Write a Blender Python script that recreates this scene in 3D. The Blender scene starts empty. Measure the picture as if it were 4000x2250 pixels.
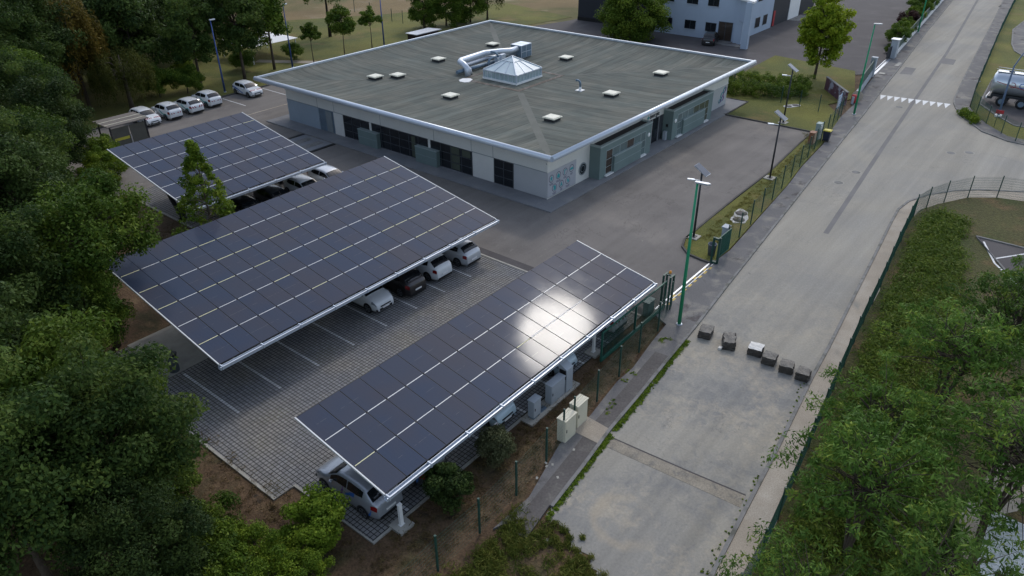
import bpy, math, random
import numpy as np
from mathutils import Vector, Matrix
R_ = math.radians
S = bpy.context.scene
COL = S.collection
random.seed(7)

# ------------------------------------------------------------------ camera
CAM = (-42.187, -30.437, 24.0)
cd = bpy.data.cameras.new('camera'); cam = bpy.data.objects.new('camera', cd); COL.objects.link(cam)
cd.sensor_width = 36.0; cd.lens = 2862.57/4000*36
cd.clip_start = 0.5; cd.clip_end = 2000
_p, _r, _y = R_(30.63738), R_(-0.47058), R_(39.14372)
_fw = Vector((math.cos(_y)*math.cos(_p), math.sin(_y)*math.cos(_p), -math.sin(_p)))
_rt = Vector((math.sin(_y), -math.cos(_y), 0)); _up = _rt.cross(_fw)
_a = _rt*math.cos(_r)+_up*math.sin(_r); _b = _up*math.cos(_r)-_rt*math.sin(_r)
cam.matrix_world = Matrix(((_a.x, _b.x, -_fw.x, CAM[0]), (_a.y, _b.y, -_fw.y, CAM[1]), (_a.z, _b.z, -_fw.z, CAM[2]), (0, 0, 0, 1)))
S.camera = cam

# ------------------------------------------------------------------ sky, sun, exposure
SUN_EL, SUN_AZ = 43.9, 19.9                      # azimuth measured from +X towards +Y
W = bpy.data.worlds.new('World'); S.world = W; W.use_nodes = True
nt = W.node_tree; bg = nt.nodes['Background']
sky = nt.nodes.new('ShaderNodeTexSky'); sky.sky_type = 'NISHITA'; sky.sun_disc = False
sky.sun_elevation = R_(SUN_EL); sky.sun_rotation = R_(90-SUN_AZ)
sky.air_density = 1.0; sky.dust_density = 1.5; sky.ozone_density = 1.0
hs = nt.nodes.new('ShaderNodeHueSaturation'); hs.inputs['Saturation'].default_value = 0.72   # thin high cloud: a greyer sky
nt.links.new(sky.outputs[0], hs.inputs['Color']); nt.links.new(hs.outputs[0], bg.inputs[0]); bg.inputs[1].default_value = 0.15
sl = bpy.data.lights.new('sun', 'SUN'); sl.energy = 0.5; sl.angle = R_(5.5); sl.color = (1.0, 0.95, 0.88)
sun = bpy.data.objects.new('sun', sl); COL.objects.link(sun)
_d = Vector((math.cos(R_(SUN_EL))*math.cos(R_(SUN_AZ)), math.cos(R_(SUN_EL))*math.sin(R_(SUN_AZ)), math.sin(R_(SUN_EL))))
sun.rotation_euler = _d.to_track_quat('Z', 'Y').to_euler(); sun.location = _d*100
S.view_settings.view_transform = 'Standard'; S.view_settings.look = 'None'
S.view_settings.gamma = 1.0; S.view_settings.exposure = 0.6; S.view_settings.use_curve_mapping = False

# ------------------------------------------------------------------ materials
class NT:
    def __init__(s, name):
        s.m = bpy.data.materials.new(name); s.m.use_nodes = True
        s.t = s.m.node_tree; s.n = s.t.nodes; s.b = s.n['Principled BSDF']; s.out = s.n['Material Output']
    def node(s, typ, **k):
        n = s.n.new(typ)
        for a, v in k.items(): setattr(n, a, v)
        return n
    def put(s, sock, v):
        if isinstance(v, bpy.types.NodeSocket): s.t.links.new(v, sock)
        elif isinstance(v, (tuple, list)) and len(v) == 3 and sock.type == 'RGBA': sock.default_value = (*v, 1)
        else: sock.default_value = v
    def math(s, op, a, b=None, c=None, clamp=False):
        n = s.node('ShaderNodeMath', operation=op, use_clamp=clamp); s.put(n.inputs[0], a)
        if b is not None: s.put(n.inputs[1], b)
        if c is not None: s.put(n.inputs[2], c)
        return n.outputs[0]
    def mix(s, f, a, b, typ='MIX'):
        n = s.node('ShaderNodeMix', data_type='RGBA', blend_type=typ)
        s.put(n.inputs[0], f); s.put(n.inputs[6], a); s.put(n.inputs[7], b); return n.outputs[2]
    def pos(s, obj=False):
        if obj: return s.node('ShaderNodeTexCoord').outputs['Object']
        return s.node('ShaderNodeNewGeometry').outputs['Position']
    def scale(s, vec, xyz):
        n = s.node('ShaderNodeVectorMath', operation='MULTIPLY'); s.put(n.inputs[0], vec); n.inputs[1].default_value = xyz; return n.outputs[0]
    def sep(s, vec):
        n = s.node('ShaderNodeSeparateXYZ'); s.put(n.inputs[0], vec); return n.outputs
    def noise(s, vec, sc, detail=4, rough=.55, dist=0):
        n = s.node('ShaderNodeTexNoise'); s.put(n.inputs['Vector'], vec); n.inputs['Scale'].default_value = sc
        n.inputs['Detail'].default_value = detail; n.inputs['Roughness'].default_value = rough; n.inputs['Distortion'].default_value = dist
        return n.outputs['Fac']
    def ramp(s, f, lo, hi, a=0.0, b=1.0):
        n = s.node('ShaderNodeMapRange', clamp=True); s.put(n.inputs[0], f)
        n.inputs[1].default_value = lo; n.inputs[2].default_value = hi; n.inputs[3].default_value = a; n.inputs[4].default_value = b
        return n.outputs[0]
    def mulc(s, col, f):
        n = s.node('ShaderNodeVectorMath', operation='SCALE'); s.put(n.inputs[0], col); s.put(n.inputs[3], f); return n.outputs[0]
    def rgb(s, c):
        n = s.node('ShaderNodeRGB'); n.outputs[0].default_value = (*c, 1); return n.outputs[0]
    def bump(s, h, strength, dist=.02):
        n = s.node('ShaderNodeBump'); n.inputs['Strength'].default_value = strength; n.inputs['Distance'].default_value = dist
        s.put(n.inputs['Height'], h); s.t.links.new(n.outputs[0], s.b.inputs['Normal'])
    def done(s, col, rough=.7, metal=0, spec=.5, coat=0):
        s.put(s.b.inputs['Base Color'], col); s.put(s.b.inputs['Roughness'], rough)
        s.b.inputs['Metallic'].default_value = metal; s.b.inputs['Specular IOR Level'].default_value = spec
        s.b.inputs['Coat Weight'].default_value = coat; s.b.inputs['Coat Roughness'].default_value = .08
        return s.m

def mat(name, c, rough=.7, metal=0, spec=.4, n1=(2.0, .1), n2=(30.0, .08), blotch=(), coat=0, bump=None, obj=False, crk=None, streak=None):
    """plain surface colour with two scales of wear; blotch = (colour, scale, lo, hi, detail) patches"""
    k = NT(name); p = k.pos(obj); col = k.rgb(c)
    for (c2, sc, lo, hi) in blotch:
        col = k.mix(k.ramp(k.noise(p, sc, 6, .6, .4), lo, hi), col, c2)
    f = k.ramp(k.noise(p, n1[0], 3), .25, .75, 1-n1[1], 1+n1[1]); col = k.mulc(col, f)
    f = k.ramp(k.noise(p, n2[0], 2), .25, .75, 1-n2[1], 1+n2[1]); col = k.mulc(col, f)
    if streak: col = k.mulc(col, k.ramp(k.noise(k.scale(p, streak), 1.0, 4, .6), .3, .7, .90, 1.10))
    if crk: col = cracks(k, p, col, *crk)
    if bump: k.bump(k.noise(p, bump[0], 4, .6), bump[1], bump[2])
    return k.done(col, rough, metal, spec, coat)

M = {}
def cracks(k, p, col, dark, sc, wid, amt):
    n_ = k.noise(p, sc, 7, .62, .3); c_ = k.ramp(k.math('ABSOLUTE', k.math('SUBTRACT', n_, .5)), wid, wid*.25)
    c_ = k.math('MULTIPLY', c_, k.ramp(k.noise(p, sc*.6, 2), .48, .56)); return k.mix(k.math('MULTIPLY', c_, amt), col, dark)
M['asphalt'] = mat('yard asphalt', (.174, .159, .143), .92, n1=(.12, .16), n2=(14, .14), blotch=(((.140, .127, .116), .35, .50, .72), ((.235, .21, .18), .09, .58, .75), ((.25, .23, .20), 1.7, .66, .74)), crk=((.075, .068, .062), .16, .0035, .6), streak=(.06, 1.1, 1))
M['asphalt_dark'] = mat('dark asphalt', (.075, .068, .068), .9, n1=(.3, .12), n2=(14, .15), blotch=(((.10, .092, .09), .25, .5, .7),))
M['trench'] = mat('refilled trench asphalt', (.105, .096, .090), .92, n1=(.6, .18), n2=(9, .2), blotch=(((.15, .14, .125), .9, .52, .66), ((.085, .066, .048), .7, .6, .7)))
M['sidewalk'] = mat('pavement asphalt', (.145, .140, .136), .92, n1=(.3, .15), n2=(12, .15), blotch=(((.23, .215, .185), .8, .50, .66), ((.085, .075, .072), .5, .58, .66)))
M['gravel'] = mat('sandy gravel', (.33, .285, .225), .95, n1=(.5, .15), n2=(18, .22), blotch=(((.40, .36, .30), .35, .45, .7), ((.23, .22, .19), .6, .6, .75)))
M['rubble'] = mat('sandy rubble', (.265, .235, .185), .95, n1=(1.2, .2), n2=(12, .25), blotch=(((.17, .16, .14), 1.3, .52, .66),))
M['soil'] = mat('dry brown soil', (.105, .066, .036), .97, n1=(.5, .25), n2=(9, .35), blotch=(((.060, .052, .022), .45, .52, .66), ((.15, .105, .055), .8, .55, .72), ((.04, .03, .02), 1.1, .6, .7)), bump=(6, .9, .08))
M['lawn'] = mat('summer lawn', (.135, .132, .024), .97, n1=(.15, .2), n2=(10, .35), blotch=(((.085, .098, .020), .10, .45, .62), ((.185, .135, .045), .2, .55, .72)), bump=(9, .8, .06))
M['bank'] = mat('embankment grass', (.075, .072, .022), .97, n1=(.2, .2), n2=(8, .4), blotch=(((.125, .085, .035), .35, .50, .64), ((.055, .072, .016), .25, .5, .66), ((.19, .135, .06), .16, .60, .7)), bump=(7, 1.0, .12))
M['drygrass'] = mat('dry meadow', (.19, .135, .058), .97, n1=(.1, .2), n2=(8, .3), blotch=(((.105, .10, .030), .05, .46, .6), ((.24, .19, .11), .16, .55, .7)), bump=(8, .8, .06))
M['concrete'] = mat('light concrete', (.36, .345, .30), .85, n1=(1.5, .12), n2=(20, .08), blotch=(((.29, .28, .25), .9, .5, .7),))
M['kerb'] = mat('grey kerb stone', (.20, .195, .185), .9, n1=(1.2, .18), n2=(15, .1), blotch=(((.12, .12, .10), 1.5, .5, .65),))
M['kerb_dark'] = mat('mossy kerb', (.085, .08, .072), .95, n1=(1.2, .2), n2=(15, .1))
M['apron'] = mat('grey apron slab', (.20, .205, .215), .85, n1=(.5, .12), n2=(12, .06), blotch=(((.26, .255, .245), .6, .5, .75),))
M['white_wall'] = mat('off white render', (.66, .655, .615), .85, n1=(.6, .05), n2=(9, .03))
M['grey_wall'] = mat('pale grey cladding', (.43, .44, .445), .8, n1=(.6, .05), n2=(40, .05))
M['blue_wall'] = mat('blue grey cladding', (.30, .36, .42), .8, n1=(.6, .06), n2=(40, .05))
M['teal_glass'] = mat('frosted grey green glazing', (.11, .155, .155), .2, spec=.5, n1=(.8, .2))
M['teal'] = mat('grey green render', (.150, .205, .198), .75, n1=(.8, .07), n2=(20, .04))
M['teal_light'] = mat('grey green coping', (.30, .36, .355), .6, n1=(.8, .06))
M['felt_dark'] = mat('dark bay roofing', (.035, .034, .036), .9)
M['alu'] = mat('aluminium', (.62, .64, .66), .38, metal=.85, n1=(1, .05), n2=(10, .04))
M['alu_paint'] = mat('silver painted metal', (.55, .60, .66), .38, metal=.35, spec=.5, n1=(.4, .06), n2=(8, .04))
M['galv'] = mat('galvanised metal', (.45, .48, .52), .45, metal=.6, n1=(2, .12), n2=(14, .08))
M['zinc_dark'] = mat('dark duct metal', (.16, .22, .28), .5, metal=.4, n1=(2, .15))
M['steel_dark'] = mat('dark steel', (.035, .037, .042), .55, metal=.3)
M['rail_white'] = mat('pale rail', (.70, .71, .70), .35, n1=(.6, .08))
M['rail_sky_yellow'] = mat('straw sky tint rail', (.72, .70, .42), .4, n1=(.6, .08))  # straw tint painted for sky mirrored in the aluminium rails, like the white
M['module'] = mat('small solar module', (.03, .045, .07), .12, spec=.7)
M['signblue'] = mat('blue notice board', (.20, .32, .48), .5, n1=(.8, .2))
M['win'] = mat('dark window glass', (.012, .015, .019), .07, spec=.6, n1=(.5, .3))
M['win_green'] = mat('green window blind', (.075, .088, .065), .25, spec=.5)
M['win_brown'] = mat('brown window glass', (.05, .038, .03), .12, spec=.6)
M['frame_dark'] = mat('dark window frame', (.055, .062, .07), .5)
M['frame_grey'] = mat('grey window frame', (.22, .25, .26), .5)
M['white'] = mat('white paint', (.78, .78, .76), .5, n1=(1.5, .05))
M['collar'] = mat('whitewashed concrete', (.52, .51, .48), .9, n1=(1.2, .2), n2=(8, .12))
M['cream'] = mat('cream cabinet', (.66, .62, .48), .55, n1=(1.5, .05))
M['cab_grey'] = mat('light grey cabinet', (.37, .41, .45), .6, n1=(1.5, .05))
M['road_white'] = mat('road marking white', (.72, .72, .70), .8, n1=(2, .12), n2=(20, .15))
M['road_yellow'] = mat('road marking yellow', (.55, .40, .12), .85, n1=(2, .2), n2=(14, .2))
M['tar'] = mat('tar seam', (.165, .158, .152), .9, n1=(.6, .12), n2=(16, .1))
M['green_pole'] = mat('green lamp paint', (.015, .26, .12), .45, n1=(1.5, .12))
M['green_fence'] = mat('dark green fence', (.018, .095, .068), .5, n1=(2, .12))
M['green_dark'] = mat('deep green post', (.015, .060, .046), .5, n1=(2, .15))
M['blue_pole'] = mat('blue lamp paint', (.035, .075, .24), .45, n1=(1.5, .12))
M['bluegrey_pole'] = mat('blue grey lamp paint', (.10, .15, .24), .45)
M['black'] = mat('black plastic', (.012, .012, .013), .5)
M['rubber'] = mat('tyre rubber', (.018, .018, .019), .85)
M['rim'] = mat('alloy rim', (.20, .21, .22), .35, metal=.7)
M['carglass'] = mat('car glass', (.010, .012, .014), .05, spec=.6)
M['lamp_glass'] = mat('headlamp glass', (.20, .22, .24), .10, spec=.7)
M['tail_red'] = mat('red tail lamp', (.22, .010, .012), .2, spec=.6)
M['deco_red'] = mat('red livery', (.30, .015, .03), .4)
M['deco_blue'] = mat('blue livery', (.03, .13, .42), .4)
M['deco_teal'] = mat('turquoise livery', (.03, .33, .34), .4)
M['deco_navy'] = mat('navy livery', (.03, .03, .07), .4)
M['deco_purple'] = mat('purple livery', (.14, .02, .25), .4)
M['orange'] = mat('orange lens', (.75, .30, .03), .4)
M['brown_box'] = mat('brown box', (.22, .095, .05), .6)
M['tan_top'] = mat('tan lid', (.50, .33, .22), .6)
M['green_box'] = mat('grey green cabinet', (.26, .34, .32), .6)
M['yellow_lid'] = mat('yellow lid', (.55, .48, .06), .5)
M['navy_bin'] = mat('navy bin', (.02, .028, .05), .5)
M['grey_bin'] = mat('grey bin', (.10, .12, .145), .6)
M['red'] = mat('red plastic', (.40, .03, .035), .5)
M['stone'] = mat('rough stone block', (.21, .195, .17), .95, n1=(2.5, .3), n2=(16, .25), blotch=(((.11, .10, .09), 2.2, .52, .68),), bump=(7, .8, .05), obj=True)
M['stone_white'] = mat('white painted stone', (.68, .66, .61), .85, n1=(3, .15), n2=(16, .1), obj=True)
M['stone_shade_side'] = mat('shaded stone flank', (.075, .066, .056), .95, n1=(3, .3), n2=(14, .25), bump=(7, .8, .05), obj=True)  # block sides coloured darker than the tops, shade painted on the same stone
M['bark'] = mat('grey brown bark', (.075, .058, .043), .95, n1=(3, .2), n2=(14, .25))
M['bark_dark'] = mat('dark bark', (.032, .025, .02), .95, n1=(3, .2), n2=(14, .25))
M['wood_dark'] = mat('dark stained wood', (.028, .018, .014), .8)
M['wood_grey'] = mat('weathered wood', (.17, .15, .13), .85, n1=(.8, .15))
M['hall_dark'] = mat('dark hall cladding', (.022, .026, .034), .6, n1=(.5, .1))
M['villa_blue'] = mat('blue grey facade', (.36, .43, .52), .8, n1=(.3, .06), n2=(30, .06))
M['panel_glass'] = mat('plexiglass', (.10, .10, .085), .15, spec=.6)
M['sign_plate'] = mat('grey sign plate', (.43, .44, .47), .6, n1=(.8, .05))
M['sign_teal'] = mat('sign turquoise', (.03, .34, .36), .5)
M['sign_line'] = mat('sign dark line', (.10, .09, .14), .6)
M['maroon'] = mat('maroon painted wall', (.085, .035, .045), .8, blotch=(((.26, .26, .30), .9, .53, .6),))
M['tank'] = mat('polished tank shell', (.58, .62, .66), .28, metal=.75, n1=(.5, .05), n2=(6, .03))
M['skydome'] = mat('weathered skylight dome', (.66, .64, .52), .45, n1=(1.2, .12), n2=(9, .06))
M['lantern_glass'] = None

def m_glass():
    k = NT('frosted lantern glass'); p = k.pos()
    col = k.mulc(k.rgb((.60, .68, .68)), k.ramp(k.noise(p, .8, 2), .3, .7, .92, 1.06))
    return k.done(col, .16, 0, .6, .3)
M['lantern_glass'] = m_glass()
M['lantern_side'] = mat('lantern side glass', (.34, .42, .43), .15, spec=.6, n1=(1.5, .2))

def m_roof(axis, name):
    k = NT(name); p = k.pos(); o = k.sep(p); u = o[axis]
    cell = k.math('FLOOR', k.math('MULTIPLY', u, .95))
    wn = k.node('ShaderNodeTexWhiteNoise', noise_dimensions='1D'); k.put(wn.inputs[1], cell)
    col = k.mix(k.ramp(k.noise(p, .35, 5, .6), .4, .68), k.rgb((.112, .124, .108)), (.150, .150, .124))
    st = k.scale(p, (7, .35, 1) if axis == 0 else (.35, 7, 1))
    col = k.mulc(col, k.ramp(k.noise(st, 1.0, 5, .65, .6),   .28, .72, .74, 1.20))
    st2 = k.scale(p, (1.6, .12, 1) if axis == 0 else (.12, 1.6, 1))
    col = k.mulc(col, k.ramp(k.noise(st2, 1.0, 4, .6, .4), .3, .7, .78, 1.18))
    col = k.mulc(col, k.ramp(wn.outputs[0], 0, 1, .88, 1.10))
    fr = k.math('FRACT', k.math('MULTIPLY', u, .95))
    col = k.mulc(col, k.ramp(k.math('ADD', fr, k.math('MULTIPLY', k.noise(st2, 1.6, 3), .10)), .03, .14, .42, 1.0))
    k.bump(k.noise(p, 25, 3), .3, .02)
    return k.done(col, .95, 0, .2)
M['roof_x'] = m_roof(0, 'roofing felt rows a'); M['roof_y'] = m_roof(1, 'roofing felt rows b')
M['felt_hip'] = mat('hip felt strip', (.132, .136, .116), .95, n1=(.6, .12), n2=(14, .1))
M['felt_stain'] = mat('stained felt', (.12, .10, .08), .95, n1=(.6, .3), n2=(5, .3), blotch=(((.20, .18, .16), 1.1, .5, .62),))

def m_panel():
    k = NT('solar cells'); p = k.pos(True); o = k.sep(p)
    rnd = k.node('ShaderNodeObjectInfo').outputs['Random']
    base = k.mix(k.ramp(rnd, .2, 1.0), (.048, .063, .098), (.058, .067, .092))  # lifted blue grey: the colour itself carries the sky reflection, specular is low
    w = k.pos(); base = k.mix(k.ramp(k.noise(w, .35, 2), .42, .66, 0, .55), base, k.rgb((.068, .066, .080)))
    gx = k.math('FRACT', k.math('MULTIPLY', o[0], 6/1.145)); gy = k.math('FRACT', k.math('MULTIPLY', o[1], 20/1.80))
    lx = k.math('LESS_THAN', gx, .035); ly = k.math('LESS_THAN', gy, .06)
    ln = k.math('MAXIMUM', lx, ly)
    mid = k.math('LESS_THAN', k.math('ABSOLUTE', o[1]), .011)
    mid = k.math('MULTIPLY', mid, k.ramp(k.noise(k.scale(w, (2.2, .2, .2)), 1, 2), .52, .56))
    base = k.mix(k.math('MULTIPLY', ln, .22), base, (.12, .12, .14))
    base = k.mix(k.math('MULTIPLY', mid, .35), base, (.20, .20, .19))
    rg = k.ramp(k.noise(w, 1.3, 3), .3, .7, .07, .10)
    m = k.done(base, rg, 0, .05)
    k.b.inputs['Coat Weight'].default_value = .0
    return m
M['cells'] = m_panel()

def m_paver():
    k = NT('grass joint pavers'); p = k.pos(); o = k.sep(p); P = .208
    fx = k.math('FRACT', k.math('DIVIDE', o[0], P)); fy = k.math('FRACT', k.math('DIVIDE', o[1], P))
    jx = k.math('LESS_THAN', fx, .18); jy = k.math('LESS_THAN', fy, .18); j = k.math('MAXIMUM', jx, jy)
    cell = k.scale(p, (1/P, 1/P, 0)); fl = k.node('ShaderNodeVectorMath', operation='FLOOR'); k.put(fl.inputs[0], cell)
    wn = k.node('ShaderNodeTexWhiteNoise', noise_dimensions='2D'); k.put(wn.inputs[0], fl.outputs[0])
    col = k.mulc(k.mix(k.ramp(k.noise(p, .3, 4), .42, .62), k.rgb((.205, .207, .212)), (.245, .232, .21)), k.ramp(wn.outputs[0], 0, 1, .86, 1.14))
    jc = k.mix(k.ramp(k.noise(p, .5, 4), .5, .66), k.rgb((.026, .027, .028)), (.05, .048, .02))
    col = k.mix(j, col, jc)
    k.bump(k.math('SUBTRACT', 1.0, j), .5, .02)
    return k.done(col, .9, 0, .3)
M['paver'] = m_paver()
M['paver_white'] = mat('white painted paver', (.52, .52, .51), .85, n1=(1.5, .25), n2=(8, .12))

def m_road():
    k = NT('worn concrete road'); p = k.pos(); o = k.sep(p)
    r2 = math.atan2(.098, 1)
    st = k.node('ShaderNodeMapping'); st.inputs['Rotation'].default_value = (0, 0, -r2); st.inputs['Scale'].default_value = (.05, .55, 1); k.put(st.inputs[0], p)
    col = k.mix(k.ramp(k.noise(p, .11, 6, .6, .5), .42, .62), k.rgb((.310, .288, .240)), (.270, .258, .228))
    col = k.mulc(col, k.ramp(k.noise(st.outputs[0], 1.0, 4, .55), .3, .7, .86, 1.12))
    near = k.ramp(o[0], 5.0, -12.0)
    blot = k.ramp(k.math('ADD', k.math('MULTIPLY', k.noise(p, .20, 3, .5, .3), .55), k.math('MULTIPLY', k.noise(p, 1.4, 8, .7, .8), .45)), .46, .58)
    col = k.mix(k.math('MULTIPLY', blot, k.math('MULTIPLY', near, .9)), col, (.200, .198, .188))
    sand = k.ramp(k.math('ADD', k.math('MULTIPLY', k.noise(p, .24, 3, .5, .4), .6), k.math('MULTIPLY', k.noise(p, 2.2, 8, .72, .6), .4)), .50, .62)
    col = k.mix(k.math('MULTIPLY', sand, k.math('ADD', .15, k.math('MULTIPLY', near, .75))), col, (.385, .34, .265))
    # half circle of swept sand left on the nearest slab
    dx = k.math('SUBTRACT', o[0], -22.6); dy = k.math('SUBTRACT', o[1], -20.6)
    d = k.math('SQRT', k.math('ADD', k.math('MULTIPLY', dx, dx), k.math('MULTIPLY', dy, dy)))
    d = k.math('ADD', d, k.math('MULTIPLY', k.math('SUBTRACT', k.noise(p, 1.2, 4), .5), .7))
    ring = k.ramp(k.math('ABSOLUTE', k.math('SUBTRACT', d, 1.35)), .34, .05)
    ring = k.math('MULTIPLY', ring, k.ramp(k.math('ADD', dx, k.math('MULTIPLY', dy, -1.0)), 1.4, -.4))
    col = k.mix(k.math('MULTIPLY', ring, .6), col, (.36, .31, .235))
    stain = k.ramp(k.noise(p, .85, 3, .5, .3), .735, .76)
    col = k.mix(k.math('MULTIPLY', stain, .55), col, (.15, .14, .125))
    vor = k.node('ShaderNodeTexVoronoi', feature='DISTANCE_TO_EDGE'); vor.inputs['Scale'].default_value = .16
    nz = k.node('ShaderNodeTexNoise'); nz.inputs['Scale'].default_value = .5; nz.inputs['Detail'].default_value = 6
    mixv = k.node('ShaderNodeVectorMath', operation='MULTIPLY_ADD'); k.put(mixv.inputs[0], nz.outputs['Color']); mixv.inputs[1].default_value = (2.5, 2.5, 0); k.put(mixv.inputs[2], p)
    k.put(vor.inputs['Vector'], mixv.outputs[0])
    crack = k.ramp(vor.outputs['Distance'], .006, .0)
    col = k.mix(k.math('MULTIPLY', crack, .05), col, (.17, .16, .15))
    col = cracks(k, p, col, (.15, .145, .13), .13, .003, .55); col = cracks(k, p, col, (.40, .39, .35), .31, .003, .4)
    tyre = k.node('ShaderNodeMapping'); tyre.inputs['Rotation'].default_value = (0, 0, -r2); tyre.inputs['Scale'].default_value = (.02, 2.2, 1); k.put(tyre.inputs[0], p)
    col = k.mulc(col, k.ramp(k.noise(tyre.outputs[0], 1.0, 3, .5), .3, .7, .94, 1.06))
    col = k.mulc(col, k.ramp(k.noise(p, 9, 4, .7), .3, .7, .86, 1.12))
    return k.done(col, .9, 0, .3)
M['road'] = m_road()

def m_leaf(name, dark, light, warm=None, tr=.22, rough=.55):
    k = NT(name)
    at = k.node('ShaderNodeAttribute', attribute_name='tint'); t = at.outputs['Fac']
    rnd = k.node('ShaderNodeObjectInfo').outputs['Random']
    col = k.mix(t, dark, light)
    if warm: col = k.mix(k.ramp(t, .92, 1.0, 0, .28), col, warm)
    col = k.mulc(col, k.ramp(rnd, 0, 1, .80, 1.18))
    k.put(k.b.inputs['Base Color'], col); k.b.inputs['Roughness'].default_value = rough; k.b.inputs['Specular IOR Level'].default_value = .08
    trn = k.node('ShaderNodeBsdfTranslucent'); k.put(trn.inputs[0], k.mulc(col, 1.3))
    mx = k.node('ShaderNodeMixShader'); mx.inputs[0].default_value = tr
    k.t.links.new(k.b.outputs[0], mx.inputs[1]); k.t.links.new(trn.outputs[0], mx.inputs[2]); k.t.links.new(mx.outputs[0], k.out.inputs[0])
    return k.m
LF = {
 'wildgrass': m_leaf('wild grass', (.060, .085, .014), (.150, .165, .032), (.24, .18, .06)),
 'dark': m_leaf('dark oak leaves', (.027, .053, .014), (.090, .138, .030), (.15, .17, .035), tr=.32),

 'deep': m_leaf('deep forest leaves', (.022, .042, .013), (.070, .108, .026)),

 'mid': m_leaf('mid green leaves', (.038, .076, .010), (.120, .180, .024), (.20, .23, .03)),

 'ash': m_leaf('ash leaves', (.048, .100, .018), (.135, .225, .040), (.32, .30, .03)),

 'lime': m_leaf('lime green leaves', (.060, .108, .012), (.165, .235, .022), (.27, .27, .03)),
 'maple': m_leaf('bright maple leaves', (.13, .20, .014), (.30, .38, .030), (.40, .40, .05), tr=.4),
 'fresh': m_leaf('fresh green leaves', (.058, .105, .014), (.155, .225, .030), (.24, .27, .04), tr=.35),
 'bright': m_leaf('bright shrub leaves', (.085, .145, .014), (.20, .28, .030), (.26, .30, .04), tr=.32),
 'turf': m_leaf('verge turf', (.105, .100, .020), (.180, .155, .036), (.22, .16, .05)),
 'willow': m_leaf('willow leaves', (.040, .052, .010), (.090, .100, .020), (.14, .12, .02)),
 'birch': m_leaf('yellowing birch leaves', (.075, .060, .012), (.155, .115, .022), (.22, .13, .02)),
 'olive': m_leaf('olive shrub leaves', (.050, .058, .026), (.110, .120, .058)),
 'grass': m_leaf('grass blades', (.040, .056, .012), (.105, .115, .028), (.20, .15, .05)),
 'ivy': m_leaf('ground cover leaves', (.055, .100, .014), (.155, .215, .030), (.22, .19, .05), tr=.32),
 'red': m_leaf('purple leaves', (.035, .018, .018), (.07, .035, .03)),
 'dry': m_leaf('dry weeds', (.085, .060, .026), (.17, .125, .055), (.10, .11, .03)),
}

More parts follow.
